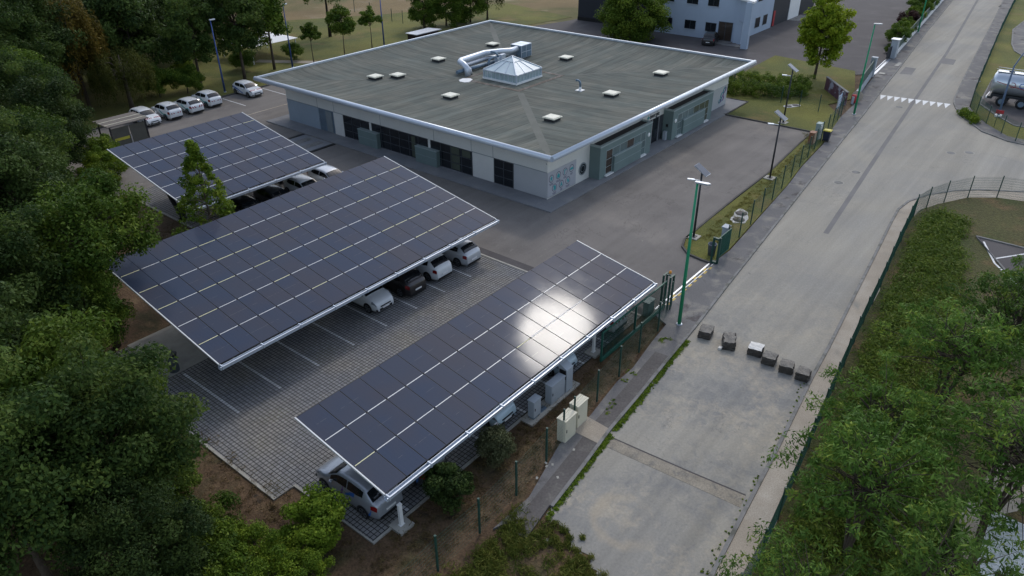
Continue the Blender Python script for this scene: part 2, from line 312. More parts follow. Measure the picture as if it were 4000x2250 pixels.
# ------------------------------------------------------------------ helpers
class MB:
    def __init__(s): s.v = []; s.f = []; s.mi = []; s.sm = []
    def face(s, pts, m=0, sm=False):
        i = len(s.v); s.v += [tuple(p) for p in pts]; s.f.append(tuple(range(i, i+len(pts)))); s.mi.append(m); s.sm.append(sm)
    def box(s, x0, x1, y0, y1, z0, z1, m=0):
        x0, x1 = min(x0, x1), max(x0, x1); y0, y1 = min(y0, y1), max(y0, y1)
        i = len(s.v); s.v += [(x, y, z) for z in (z0, z1) for (x, y) in ((x0, y0), (x1, y0), (x1, y1), (x0, y1))]
        for q in ((0, 3, 2, 1), (4, 5, 6, 7), (0, 1, 5, 4), (1, 2, 6, 5), (2, 3, 7, 6), (3, 0, 4, 7)):
            s.f.append(tuple(i+a for a in q)); s.mi.append(m); s.sm.append(False)
        return s
    def bar(s, p0, p1, w, h, m=0, up=(0, 0, 1)):
        a = Vector(p0); b = Vector(p1); d = (b-a).normalized(); u = Vector(up)
        sd = d.cross(u)
        if sd.length < 1e-4: sd = d.cross(Vector((1, 0, 0)))
        sd.normalize(); u = sd.cross(d).normalized()
        i = len(s.v)
        for c in (a, b):
            for (q, r) in ((-1, -1), (1, -1), (1, 1), (-1, 1)): s.v.append(tuple(c+sd*(q*w/2)+u*(r*h/2)))
        for q in ((0, 1, 2, 3), (7, 6, 5, 4), (0, 4, 5, 1), (1, 5, 6, 2), (2, 6, 7, 3), (3, 7, 4, 0)):
            s.f.append(tuple(i+a for a in q)); s.mi.append(m); s.sm.append(False)
        return s
    def tube(s, pts, r, n=8, m=0, cap=True, sm=True):
        pts = [Vector(p) for p in pts]; L = len(pts); rs = r if isinstance(r, (list, tuple)) else [r]*L
        i0 = len(s.v); prev = None
        for k, p in enumerate(pts):
            d = (pts[min(k+1, L-1)]-pts[max(k-1, 0)]).normalized()
            if prev is None:
                a = d.cross(Vector((0, 0, 1)))
                if a.length < .05: a = d.cross(Vector((1, 0, 0)))
            else: a = prev-d*prev.dot(d)
            a.normalize(); prev = a; b = d.cross(a)
            for q in range(n):
                t = 2*math.pi*q/n; s.v.append(tuple(p+(a*math.cos(t)+b*math.sin(t))*rs[k]))
        for k in range(L-1):
            for q in range(n):
                s.f.append((i0+k*n+q, i0+k*n+(q+1) % n, i0+(k+1)*n+(q+1) % n, i0+(k+1)*n+q)); s.mi.append(m); s.sm.append(sm)
        if cap:
            s.f.append(tuple(i0+q for q in range(n))[::-1]); s.mi.append(m); s.sm.append(False)
            s.f.append(tuple(i0+(L-1)*n+q for q in range(n))); s.mi.append(m); s.sm.append(False)
        return s
    def prism(s, pts, z0, z1, m=0, ms=None):
        n = len(pts); i = len(s.v)
        s.v += [(p[0], p[1], z0) for p in pts]+[(p[0], p[1], z1) for p in pts]
        ar = sum(pts[k][0]*pts[(k+1) % n][1]-pts[(k+1) % n][0]*pts[k][1] for k in range(n))
        od = list(range(n)) if ar > 0 else list(range(n))[::-1]
        s.f.append(tuple(i+n+k for k in od)); s.mi.append(m); s.sm.append(False)
        s.f.append(tuple(i+k for k in od[::-1])); s.mi.append(m); s.sm.append(False)
        for q in range(n):
            a, b = od[q], od[(q+1) % n]
            s.f.append((i+a, i+b, i+n+b, i+n+a)); s.mi.append(m if ms is None else ms); s.sm.append(False)
        return s
    def lathe(s, prof, c=(0, 0, 0), n=20, m=0, axis='z', sm=True):
        i = len(s.v)
        for (r, z) in prof:
            for q in range(n):
                t = 2*math.pi*q/n; a, b = r*math.cos(t), r*math.sin(t)
                s.v.append({'z': (c[0]+a, c[1]+b, c[2]+z), 'y': (c[0]+a, c[1]+z, c[2]+b), 'x': (c[0]+z, c[1]+a, c[2]+b)}[axis])
        for k in range(len(prof)-1):
            for q in range(n):
                s.f.append((i+k*n+q, i+k*n+(q+1) % n, i+(k+1)*n+(q+1) % n, i+(k+1)*n+q)); s.mi.append(m); s.sm.append(sm)
        s.f.append(tuple(i+q for q in range(n))[::-1]); s.mi.append(m); s.sm.append(False)
        s.f.append(tuple(i+(len(prof)-1)*n+q for q in range(n))); s.mi.append(m); s.sm.append(False)
        return s
    def ribbon(s, pts, w, z0, z1, m=0, side=0):
        """kerb-like strip along a 2-D polyline; side -1/0/1 puts the width right / centred / left"""
        P = [Vector((p[0], p[1])) for p in pts]; L = []; Rr = []
        for k, p in enumerate(P):
            d = (P[min(k+1, len(P)-1)]-P[max(k-1, 0)]).normalized(); n = Vector((-d.y, d.x))
            a, b = {0: (w/2, -w/2), 1: (w, 0), -1: (0, -w)}[side]
            L.append(p+n*a); Rr.append(p+n*b)
        for k in range(len(P)-1):
            q = [Rr[k], Rr[k+1], L[k+1], L[k]]
            i = len(s.v); s.v += [(a.x, a.y, z0) for a in q]+[(a.x, a.y, z1) for a in q]
            fs = [(4, 5, 6, 7), (0, 1, 5, 4), (2, 3, 7, 6)]
            if k == 0: fs.append((3, 0, 4, 7))
            if k == len(P)-2: fs.append((1, 2, 6, 5))
            for f_ in fs: s.f.append(tuple(i+a for a in f_)); s.mi.append(m); s.sm.append(False)
        return s
    def build(s, name, mats, parent=None, world=False, loc=None, rot=0):
        me = bpy.data.meshes.new(name)
        off = Vector((0, 0, 0))
        if world and parent is not None:
            q = parent
            while q is not None: off += Vector(q.location); q = q.parent
        if loc is not None and world: off += Vector(loc)
        me.from_pydata([(a[0]-off.x, a[1]-off.y, a[2]-off.z) for a in s.v], [], s.f)
        if not isinstance(mats, (list, tuple)): mats = [mats]
        for mm in mats: me.materials.append(M[mm] if isinstance(mm, str) else mm)
        me.polygons.foreach_set('material_index', s.mi); me.polygons.foreach_set('use_smooth', s.sm); me.update()
        return link(name, me, parent, loc, rot)

def link(name, me, parent=None, loc=None, rot=0):
    o = bpy.data.objects.new(name, me); COL.objects.link(o)
    if parent: o.parent = parent
    if loc is not None: o.location = loc
    o.rotation_euler = (0, 0, rot); return o
def tag(o, label=None, cat=None, group=None, kind=None):
    if label: o['label'] = label
    if cat: o['category'] = cat
    if group: o['group'] = group
    if kind: o['kind'] = kind
    return o
def thing(name, label, cat, loc=(0, 0, 0), rot=0, group=None):
    return tag(link(name, None, None, loc, rot), label, cat, group)
def struct(o): o['kind'] = 'structure'; return o
def copy_tree(o, parent=None):
    c = o.copy(); COL.objects.link(c)
    if parent: c.parent = parent
    for ch in list(o.children): copy_tree(ch, c)
    return c
def sheet(name, pts, z, m, z0=None):
    b = MB(); b.prism(pts, z-.3 if z0 is None else z0, z); return struct(b.build(name, m))
def text_mesh(body, size, depth, m, name, parent, mw):
    cu = bpy.data.curves.new(name, 'FONT'); cu.body = body; cu.size = size; cu.extrude = depth; cu.align_x = 'CENTER'; cu.align_y = 'CENTER'
    t = bpy.data.objects.new('tmp', cu); COL.objects.link(t)
    dg = bpy.context.evaluated_depsgraph_get(); me = bpy.data.meshes.new_from_object(t.evaluated_get(dg)); me.name = name
    bpy.data.objects.remove(t); me.materials.clear(); me.materials.append(M[m])
    me.transform(mw); o = link(name, me, parent); return o

# ------------------------------------------------------------------ ground
ground = []
b = MB(); n = 60
b.prism([(-150, -160), (420, -160), (420, 420), (-150, 420)], -.6, -.02)
struct(b.build('ground', 'soil'))
sheet('meadow', [(40, 49.5), (64, 42.3), (100, 44), (300, 60), (300, 330), (-60, 330), (-60, 130), (30, 76)], -.008, 'drygrass', -.3)
sheet('lawn', [(-22, 49.2), (40, 49.2), (44, 48), (66, 44), (70, 62), (48, 72), (30, 84), (-30, 84), (-40, 60)], .03, 'lawn', -.3)
# yard with the rounded corner at the gate
yard = [(-8.0, -13.5), (.05, -13.5), (.02, -12.7), (.23, -11.6), (1.05, -10.7), (2.2, -10.3), (7, -10.14), (12.7, -10.02), (18.2, -10.02), (27, -9.4), (31.2, -9.2), (31.15, .3), (20, .3), (20, 36.5), (38, 36.5), (38, 48.6), (-22, 48.6), (-22, 29.9), (-18.7, 29.9), (-18.7, 8), (-8.0, 8)]
sheet('asphalt_yard', yard, .012, 'asphalt', -.3)
sheet('paver_car_park', [(-31.1, 8.2), (-31.1, -8.05), (-30.08, -8.05), (-30.02, -13.1), (-8.62, -13.1), (-8.62, 8.2)], .02, 'paver', -.3)
sheet('paver_bays', [(-18.68, 14.8), (-7.9, 14.8), (-7.9, 29.6), (-18.68, 29.6)], .022, 'paver', -.3)
b = MB(); b.box(-29.4, -24.2, 3.6, 8.3, -.2, .05); struct(b.build('concrete_floor', 'concrete'))
sheet('path', [(14.2, 60), (21, 49.5), (22.2, 49.9), (15.5, 60.8)], .04, 'gravel', -.2)
sheet('building_apron', [(-.05, -.05), (36.95, -.05), (36.95, 36.95), (-.05, 36.95)], .10, 'apron', -.2)
sheet('dark_yard_strip', [(-8.44, -13.05), (-7.75, -13.05), (-7.75, 1.2), (-8.44, 1.2)], .026, 'asphalt_dark', -.2)
# road, pavements
LK = [(-26, -18.1), (-24, -17.8), (-21.26, -17.5), (-18.4, -17.13), (-15.06, -16.87), (-11.25, -16.53), (-7.35, -16.2), (-2.06, -15.64), (7, -14.75), (14.73, -13.98), (29.7, -12.5), (40, -11.55), (53.9, -10.1), (63.4, -9.17), (89, -6.47), (121, -3.4), (260, 10.3)]
RK = [(-40, -26), (-30, -25.1), (-23, -24.5), (-19.5, -24.18), (-15.84, -23.88), (-13.1, -23.62), (-8.1, -23.12), (-4.78, -22.87), (2.34, -22.2), (9.29, -21.55), (14.24, -21.08), (17.0, -20.86), (19.18, -21.08), (21.53, -21.99), (23.64, -23.38), (25.11, -24.93), (26.97, -27.98), (28.2, -33), (28.6, -60)]
RU = [(39.6, -60), (39.8, -33), (39.4, -28.5), (39.9, -24.8), (41.6, -22.3), (45.0, -20.2), (48.4, -18.6), (50.5, -17.95), (52.95, -17.55), (62.4, -16.61), (80.4, -14.97), (106.5, -12.6), (127.5, -10.6), (260, 2.4)]
road = [(-24.6, -17.9), (-24.6, -18.9), (-25.2, -19.6), (-25.1, -20.4), (-25.9, -21.2), (-26.8, -21.9), (-28.6, -22.4), (-32, -22.8), (-40, -23.2)]
_rr = random.Random(2); road = [(a[0]+(c[0]-a[0])*t/6+_rr.uniform(-.16, .16), a[1]+(c[1]-a[1])*t/6+_rr.uniform(-.16, .16)) for a, c in zip(road, road[1:]) for t in range(6)]+[road[-1]]
sheet('road', LK[2:]+RU[::-1]+RK[::-1]+road[::-1], .0, 'road', -.3)
b = MB(); b.ribbon(LK[1:], .16, -.2, .10, side=1); struct(b.build('kerb_left', 'kerb'))
b = MB(); b.ribbon(RK[1:], .17, -.2, .10, side=-1); struct(b.build('kerb_right', 'kerb'))
b = MB(); b.ribbon(RU, .16, -.2, .10, side=-1); struct(b.build('kerb_far', 'kerb'))
def rb(pts, d):
    P = [Vector(p) for p in pts]; o = []
    for k, p in enumerate(P):
        t = (P[min(k+1, len(P)-1)]-P[max(k-1, 0)]).normalized(); o.append(tuple(p+Vector((-t.y, t.x))*d))
    return o
inner = [(-26.5, -16.55), (-24.2, -16.65), (-20.7, -15.75), (-18.1, -15.75), (-15, -15.35), (-13.4, -15.38), (-10.6, -14.95), (-8.5, -14.72), (-7.9, -13.5), (.1, -13.5), (2.6, -13.66), (11.2, -12.9), (16.45, -12.45), (21.4, -11.83), (28.5, -11.3), (33.4, -10.5), (37.8, -9.9), (43, -9.6), (50, -8.6), (60.6, -7.4), (70.5, -6.6), (116, -2.2), (260, 12)]
sheet('pavement', rb(LK[1:], .17)+inner[::-1], .085, 'sidewalk', -.2)
b = MB()
for (x0, x1, e0, e1) in ((-26, -8.6, .18, .95), (1.0, 14.6, .2, 1.05)):
    P = [p for p in LK if x0 <= p[0] <= x1]; P = rb(P, e0)+rb(P, e1)[::-1]; b.prism(P, 0, .0895)
struct(b.build('pavement_trench', 'trench'))
sheet('gravel_apron', [(-19.57, -15.6), (-18.25, -15.5), (-18.35, -16.98), (-19.55, -17.12)], .097, 'gravel', -.1)
b = MB(); b.prism([(-19.42, -17.42), (-18.72, -17.32), (-18.22, -23.9), (-19.02, -24.0)], -.2, .008); struct(b.build('rubble_joint', 'rubble'))
b = MB(); b.ribbon([(-18.72, -17.32), (-18.6, -19.2), (-18.45, -21.3), (-18.22, -23.9)], .075, -.1, .012); struct(b.build('joint_shadow_line', 'asphalt_dark'))  # thin dark strip painting the shadow line along the joint's far edge
path_in = [(-30, -25.7), (-20, -25.65), (-12.2, -24.78), (-8.5, -24.4), (-4.2, -23.98), (.15, -23.6), (3.4, -23.4), (4.5, -23.15), (9.75, -22.66), (15.2, -22.15), (18.0, -22.3), (20.0, -23.1), (22.85, -24.66), (24.27, -26.48), (25.2, -30), (25.6, -60)]
sheet('footpath', rb(RK[1:], -.18)+path_in[::-1], .06, 'gravel', -.2)
# right embankment and the car park behind it
sheet('embankment', path_in+[(-30, -60)], .05, 'bank', -.3)
sheet('car_park', [(15.5, -26.7), (15.6, -60), (-6, -60), (4.5, -33.5), (10.9, -29.2)], .075, 'asphalt_dark', -.2)
b = MB(); b.ribbon([(-6, -60), (4.5, -33.5), (10.9, -29.2), (15.45, -26.6), (15.55, -60)], .15, -.1, .15); struct(b.build('car_park_kerb', 'kerb'))
b = MB()
for q in (((14.9, -27.2), (11.8, -28.4)), ((12.4, -28.2), (14.6, -29.8)), ((7.5, -31.3), (12.0, -33.8)), ((5.4, -33.0), (10.0, -35.6)), ((3.3, -35.6), (8.0, -38)), ((11.8, -28.4), (5.3, -33.0))):
    b.ribbon(q, .12, .05, .081)
struct(b.build('parking_lines', 'road_white'))
# verge strips inside the fence and on the far side
sheet('grass_verge', [(.2, -12.75), (.4, -11.6), (1.15, -10.85), (2.2, -10.45), (7, -10.28), (18.2, -10.16), (27, -9.55), (31.3, -9.35), (31.3, .2), (36.9, .2), (37.2, 5.5), (60, 6), (58, -5.2), (50, -7.6), (45.5, -8.9), (41.5, -7.3), (37.8, -9.9), (28.5, -11.2), (21.4, -11.75), (16.4, -12.4), (2.6, -13.55), (.25, -13.45)], .07, 'lawn', -.2)
b = MB(); b.ribbon([(.1, -13.4), (.1, -12.75), (.3, -11.6), (1.1, -10.75), (2.2, -10.36), (7, -10.2), (12.7, -10.08), (18.2, -10.08), (27, -9.47), (31.25, -9.27), (31.25, .15)], .14, -.1, .13); struct(b.build('yard_kerb', 'kerb_dark'))
b = MB(); b.ribbon([(36.98, 2.4), (36.98, -.05), (31.3, -.12)], .14, -.1, .16); struct(b.build('apron_kerb', 'kerb_dark'))
b = MB(); b.ribbon([(-22, 48.7), (40, 48.7)], .2, -.1, .13); struct(b.build('lot_kerb', 'kerb_dark'))
b = MB(); b.ribbon([(-31.12, 3.4), (-31.12, -8.1), (-30.08, -8.1), (-30.04, -13.2), (-20.3, -13.2)], .13, -.1, .06); b.ribbon([(-18.75, 14.7), (-18.75, 29.7)], .13, -.1, .06)
b.ribbon([(-8.53, -13.05), (-8.53, 4)], .15, -.1, .045); struct(b.build('paver_edging', 'concrete'))
sheet('neighbour_yard', [(47.5, 5.9), (58.2, -3.2), (56.2, -5.9), (58.4, -7.6), (70.5, -6.5), (116, -2.1), (260, 11), (260, 60), (100, 43), (63.8, 42.4), (55, 44.7), (50, 40)], .05, 'asphalt_dark', -.2)
sheet('grass_far', [(39.3, -60), (39.3, -28), (40.2, -25), (44.5, -22.3), (47.5, -20.75), (49.9, -19.75), (59, -18.75), (72.4, -17.5), (90.6, -15.75), (125, -12.8), (260, 0), (260, -60)], .06, 'lawn', -.2)
sheet('pavement_far', rb(RU, -.17)+[(260, .2), (125, -12.7), (90.6, -15.65), (72.4, -17.4), (59, -18.65), (49.9, -19.65), (47.5, -20.65), (44.5, -22.2), (41.5, -24.6), (40.9, -28), (41, -60)], .08, 'sidewalk', -.2)
sheet('lorry_park', [(45.5, -24.5), (48, -22.6), (51.6, -20.35), (63.5, -19.5), (64, -60), (43, -60)], .085, 'asphalt_dark', -.2)
b = MB(); b.ribbon([(43, -60), (45.5, -24.5), (48, -22.6), (51.6, -20.35), (63.5, -19.5), (64, -60)], .22, -.1, .14); struct(b.build('lorry_park_kerb', 'kerb'))
sheet('lot_far', [(79, -20.8), (82, -19.2), (86.6, -18.15), (98, -16.6), (107, -16.9), (120, -60), (78, -60)], .085, 'sidewalk', -.2)
b = MB(); b.ribbon([(78, -60), (78.5, -22.5), (79.4, -20.6), (82, -19.2), (86.6, -18.15), (98, -16.6), (107, -16.9)], .2, -.1, .14); struct(b.build('lot_kerb_far', 'kerb'))
# painted markings
b = MB()
SEAM = [(9.5, -17.95), (32.2, -15.85), (49.5, -14.32), (75.9, -12.0), (124.7, -6.9), (200, .4)]
b.ribbon(SEAM, .36, -.1, .004); b.prism([(60.2, -9.9), (64.2, -9.6), (64.2, -10.9), (60.6, -11.2)], -.1, .0042); b.prism([(69, -12.6), (72.4, -12.3), (72.2, -13.9), (69, -14.2)], -.1, .0042); struct(b.build('road_seam', 'tar'))
b = MB()
for k in range(10):
    t = k/9; x = 49.05+.85*t; y = -10.75-6.45*t
    b.prism([(x, y), (x+.07, y-.63), (x-1.95, y-.52)], -.05, .0045)
struct(b.build('give_way_triangles', 'road_white'))
b = MB()
for k in range(9):
    x = -.5-k*.72
    b.prism([(x, -13.62), (x-.36, -13.62), (x-.36, -13.80), (x, -13.80)], 0, .0925)
    if k % 2 == 0: b.prism([(x-.36, -13.44), (x-.72, -13.44), (x-.72, -13.62), (x-.36, -13.62)], 0, .0922)
struct(b.build('gate_track_marks', 'road_yellow'))
b = MB(); b.box(-7.2, .6, -13.645, -13.615, 0, .10); b.box(-7.4, .2, -13.42, -13.30, -.1, .05); struct(b.build('gate_track', 'galv'))
# stall lines: every second paver painted white
b = MB(); P = .208
def stall(x, y0, y1):
    ix = math.floor(x/P); y = math.floor(y0/P)
    while y*P < y1:
        if (y*7 % 5) != 0 or True:
            b.prism([((ix+.23)*P, (y+.23)*P), ((ix+.98)*P, (y+.23)*P), ((ix+.98)*P, (y+.98)*P), ((ix+.23)*P, (y+.98)*P)], 0, .026)
        y += 1
for x in (-28.88, -26.4, -23.86, -21.31, -18.83, -16.33, -13.82, -11.32): stall(x, -1.72, 3.3)
for x in (-28.0, -25.4, -22.8, -19.9, -17.35, -14.75, -12.2): stall(x, -13.0, -8.2)
struct(b.build('stall_lines', 'paver_white'))
b = MB(); b.box(-5.2, -.15, 25.9, 30.3, -.1, .022); struct(b.build('entrance_ramp', 'apron'))
b = MB(); b.box(-5.2, -.15, 25.55, 25.9, -.1, .06); b.box(-5.2, -.15, 30.3, 30.65, -.1, .06); struct(b.build('ramp_edge', 'black'))
b = MB()
for (y0, y1) in ((26.8, 27.7), (28.5, 29.4)): b.box(-2.9, -.5, y0, y1, -.1, .03)
struct(b.build('ramp_bands', 'kerb'))
b = MB()
b.box(-4.5, 1.0, 40.3, 40.5, -.1, .03); b.box(1.0, 6.5, 40.32, 40.52, -.1, .03); struct(b.build('white_lot_line', 'gravel'))
b = MB()
for x in (7.3, 10.0, 1.9): b.box(x-.05, x+.05, 43.6, 48.2, -.1, .018)
struct(b.build('lot_stall_lines', 'road_white'))

# ------------------------------------------------------------------ office building
X0, X1, Y0, Y1 = 1.7, 34.7, 1.6, 35.2
EX0, EX1, EY0, EY1 = -.14, 36.85, -.12, 37.3
off = thing('office_building', 'single storey white and grey office with a wide dished roof and silver eave tube', 'building', (0, 0, .1))
WT = 3.75
# walls as solid slabs
def wall(name, fn, m): b = MB(); fn(b); return b.build(name, m, off, world=True)
zt = 2.36
b = MB(); b.box(X0+.06, X1-.06, Y0+.06, Y1-.06, .0, 3.5); core = b.build('wall', 'white_wall', off, world=True)
# left facade (plane x = X0), y ranges measured from the photograph
b = MB()
b.box(X0, X0+.06, Y0, Y1, zt, WT); b.box(X0-.002, X0+.055, 26.34, 27.75, .1, zt-.002); b.box(X0-.002, X0+.055, 7.15, 9.5, .1, zt-.002)
b.build('wall', 'white_wall', off, world=True)
b = MB(); b.box(X0, X0+.06, Y0, 5.0, .1, zt); b.build('wall', 'grey_wall', off, world=True)
b = MB(); b.box(X0, X0+.06, 30.1, Y1, .1, zt); b.build('wall', 'blue_wall', off, world=True)
b = MB()
for (y0, y1) in ((1.6, 5.0), (7.1, 9.55), (26.3, 27.8), (30.1, Y1)): b.box(X0-.025, X0-.003, y0, y1, zt-.03, zt+.02)
for y in (30.15, 27.6, 20.9, 14.0, 9.6, 7.2): b.box(X0-.008, X0+.01, y-.02, y+.02, zt+.02, 3.6)
b.build('cladding_joint', 'frame_grey', off, world=True)
b = MB(); b.box(X0+.05, X0+.62, 27.76, 30.08, .1, zt); d = b.build('door_recess', 'zinc_dark', off, world=True)
b = MB(); b.box(X0+.0, X0+.052, 28.1, 29.0, .12, 2.2); b.build('door', 'frame_grey', off, world=True)
def window_left(y0, y1, z0, z1, ncol, zs, blinds=()):
    fr = MB(); xx = X0-.012; t = .06
    fr.box(xx, X0+.05, y0, y1, z0, z0+t); fr.box(xx, X0+.05, y0, y1, z1-t, z1)
    for k in range(ncol+1):
        y = y0+(y1-y0)*k/ncol; y = min(max(y, y0+t/2), y1-t/2); fr.box(xx-.001, X0+.05, y-t/2, y+t/2, z0+t, z1-t)
    for z in zs: fr.box(xx+.004, X0+.05, y0+t, y1-t, z-.025, z+.025)
    f_ = fr.build('window', 'frame_dark', off, world=True)
    p = MB(); p.box(X0+.012, X0+.05, y0+.02, y1-.02, z0+.02, z1-.02)
    p.build('pane', 'win', f_, world=True)
    if blinds:
        q = MB()
        for (a, c, e, g) in blinds: q.box(X0+.006, X0+.0118, a, c, e, g)
        q.build('blind', 'win_green', f_, world=True)
window_left(22.5, 26.3, .14, zt-.03, 3, (.85, 1.6))
window_left(14.75, 22.2, .14, zt-.03, 6, (.85, 1.6), ((16.4, 16.9, .25, 2.2),))
window_left(9.56, 14.45, .14, zt-.03, 4, (.85, 1.6), ((11.0, 12.1, .9, 1.55), (11.0, 12.1, 1.65, 2.25), (9.75, 10.7, 1.65, 2.25), (11.0, 12.1, .25, .8)))
window_left(5.03, 7.12, .14, zt-.03, 2, (.85, 1.6))
b = MB(); b.box(X0-.03, X0+.05, 22.22, 22.48, 1.55, zt-.03); b.box(X0-.03, X0+.05, 14.47, 14.73, 1.55, zt-.03); b.build('window_pillar', 'white_wall', off, world=True)
for (y0, y1) in ((21.15, 23.8), (13.4, 16.05)):
    b = MB(); b.box(X0-.42, X0+.04, y0, y1, .1, 1.52); q = b.build('parapet_panel', 'teal', off, world=True)
    b = MB(); b.box(X0-.45, X0-.0, y0-.03, y1+.03, 1.525, 1.58); b.box(X0-.425, X0-.40, y0+.02, y1-.02, .86, .88); b.build('panel_trim', 'teal_light', q, world=True)
b = MB(); b.box(X0-.05, X0-.004, Y0, 26.3, .1, .16); b.build('plinth', 'apron', off, world=True)
# right facade (plane y = Y0)
b = MB()
b.box(X0-.001, X1, Y0-.001, Y0+.06, zt, WT+.001); b.box(5.7, 7.75, Y0-.001, Y0+.06, .1, zt-.001); b.build('wall', 'white_wall', off, world=True)
b = MB(); b.box(28.8, X1, Y0-.002, Y0+.058, .1, zt-.02); b.box(X0-.002, 5.7, Y0-.002, Y0+.058, .1, zt-.02); b.build('wall', 'grey_wall', off, world=True)
b = MB(); b.box(28.8, X1+.05, Y0-.05, Y0, zt-.015, zt+.05); b.box(X0-.03, 5.72, Y0-.03, Y0-.003, zt-.015, zt+.03); b.box(X0, 7.7, Y0-.03, Y0-.004, .1, .2); b.build('string_course', 'white_wall', off, world=True)
# far walls
b = MB(); b.box(X1-.055, X1+.002, Y0+.061, Y1, .1, WT-.002); b.box(X0+.061, X1, Y1-.055, Y1+.002, .1, WT-.003); b.build('wall', 'grey_wall', off, world=True)
# porthole
b = MB()
def disc_y(b, cx, cz, y, r0, r1, n=28, m=0, dep=.05):
    for k in range(n):
        a0, a1 = 2*math.pi*k/n, 2*math.pi*(k+1)/n
        P_ = [(cx+r*math.cos(a), y, cz+r*math.sin(a)) for (r, a) in ((r1, a0), (r1, a1), (r0, a1), (r0, a0))]
        if r0 < 1e-6: P_ = P_[:3]
        b.face(P_, m); b.face([(cx+r1*math.cos(a1), y, cz+r1*math.sin(a1)), (cx+r1*math.cos(a0), y, cz+r1*math.sin(a0)), (cx+r1*math.cos(a0), y+dep, cz+r1*math.sin(a0)), (cx+r1*math.cos(a1), y+dep, cz+r1*math.sin(a1))], m)
disc_y(b, 6.68, 1.18, Y0-.05, .44, .55); w = b.build('round_window', 'frame_grey', off, world=True)
b = MB(); disc_y(b, 6.68, 1.18, Y0-.02, 0, .45); b.build('pane', 'win', w, world=True)
b = MB(); disc_y(b, 6.70, 1.18, Y0-.03, .26, .31); b.build('inner_ring', 'frame_grey', w, world=True)
# information panel with seven round icons
b = MB(); b.box(1.75, 5.68, Y0-.03, Y0-.0045, .16, 2.33); sg = b.build('icon_sign', 'sign_plate', off, world=True)
sg['label'] = 'grey wall panel with seven turquoise icons in circles beside the round window'
ci = [(2.22, 1.72), (3.17, 1.72), (4.10, 1.74), (5.02, 1.76), (2.66, .82), (3.60, .84), (4.52, .86)]
b = MB(); l = MB(); ic = MB(); ys = Y0-.034
for q, (cx, cz) in enumerate(ci):
    disc_y(b, cx, cz, ys-.003, .275, .325, 24, 0, .01)
    for r_, zz in ((0, .43), (1, .53)):
        wd = [.26, .30, .22, .17, .26, .15, .28][q]*(1 if r_ == 0 else .85); l.box(cx-wd, cx+wd, ys-.003, ys+.004, cz-zz-.022, cz-zz+.022)
    l.build('caption_bar', 'sign_line', sg, world=True); l = MB()
    yy = ys-.004
    if q == 0: pts = [(0, .2), (.05, .06), (.17, .08), (.07, -.02), (.11, -.19), (.02, -.08), (-.11, -.2), (-.06, -.02), (-.16, .03), (-.05, .07)]
    elif q == 1: pts = [(0, .14), (.14, .02), (.14, -.16), (-.13, -.16), (-.13, .02)]
    elif q == 2: pts = [(-.1, .13), (.15, .15), (.15, .09), (-.02, .07), (-.04, -.18), (-.09, -.18)]
    elif q == 3: pts = [(-.19, -.02), (-.08, .06), (.03, .02), (.12, .07), (.19, 0), (.15, -.09), (-.16, -.1)]
    elif q == 4: pts = [(0, .17), (.13, .1), (.15, -.1), (.03, -.18), (-.13, -.1), (-.05, 0), (-.14, .1)]
    elif q == 5: pts = [(0, .19), (.06, .05), (.14, -.16), (.02, -.1), (-.14, -.16), (-.05, .04)]
    else: pts = [(.02, .18), (.07, .02), (.15, -.02), (.1, -.14), (-.04, -.16), (-.02, -.02), (-.12, .0)]
    ic.face([(cx+p[0]*1.3, yy, cz+p[1]*1.3) for p in pts])
b.build('icon_ring', 'sign_line', sg, world=True); ic.build('icon', 'sign_teal', sg, world=True)
# the two projecting grey green bays
YB = .54
def bay(xa, xb, wl, wr, pl, pr, lampx, panes):
    b = MB(); b.box(xa, xb, YB, Y0-.004, .1, 2.9); r = b.build('bay', 'teal', off, world=True)
    b = MB(); t = .22
    b.box(xa-.05, xb+.05, YB-.05, YB+t, 2.905, 3.03); b.box(xa-.05, xa+t, YB+t, Y0-.006, 2.905, 3.028); b.box(xb-t, xb+.05, YB+t, Y0-.006, 2.905, 3.028); b.build('coping', 'teal_light', r, world=True)
    b = MB(); b.box(xa+t, xb-t, YB+t, Y0-.01, 2.88, 2.93); b.build('bay_roof', 'felt_dark', r, world=True)
    fr = MB(); z0, z1 = .3, 2.42; t = .045; yy = YB-.022
    fr.box(wl, wr, yy, YB, z1-t, z1); fr.box(wl, wr, yy, YB, z0, z0+t)
    xs = [wl, pl-.1]+[pl+(pr-pl)*q for q in (.24, .5, .76)]+[pr+.1, wr]
    for x in xs: fr.box(x-t/2, x+t/2, yy-.001, YB, z0+t, z1-t)
    fr.box(wl, wr, yy+.003, YB, 1.58, 1.62); fr.box(wl, pl, yy+.003, YB, .92, .95); fr.box(pr, wr, yy+.003, YB, .92, .95)
    w = fr.build('window', 'teal_light', r, world=True)
    for (x0, x1, m) in panes:
        p = MB(); p.box(x0+.03, x1-.03, YB-.012, YB-.001, z0+.03, z1-.03); p.build('pane', m, w, world=True)
    b = MB(); b.box(pl, pr, YB-.20, YB-.024, .22, 1.62); q = b.build('parapet_panel', 'teal', r, world=True)
    b = MB(); b.box(pl-.02, pr+.02, YB-.23, YB-.024, 1.625, 1.70); b.box(pl, pr, YB-.205, YB-.19, .93, .96); b.box(pl-.02, pr+.02, YB-.215, YB-.19, .20, .225); b.build('panel_trim', 'teal_light', q, world=True)
    b = MB(); b.box(wl-.08, pl-.01, YB-.2, YB-.002, .16, .27); b.box(pr+.01, wr+.08, YB-.2, YB-.002, .16, .27); b.build('window_sill', 'white', r, world=True)
    b = MB(); b.lathe([(.2, 0), (.19, -.04), (.12, -.075), (.02, -.085)], (lampx, YB-.002, 1.9), 20, axis='y'); b.build('wall_lamp', 'white', r, world=True)
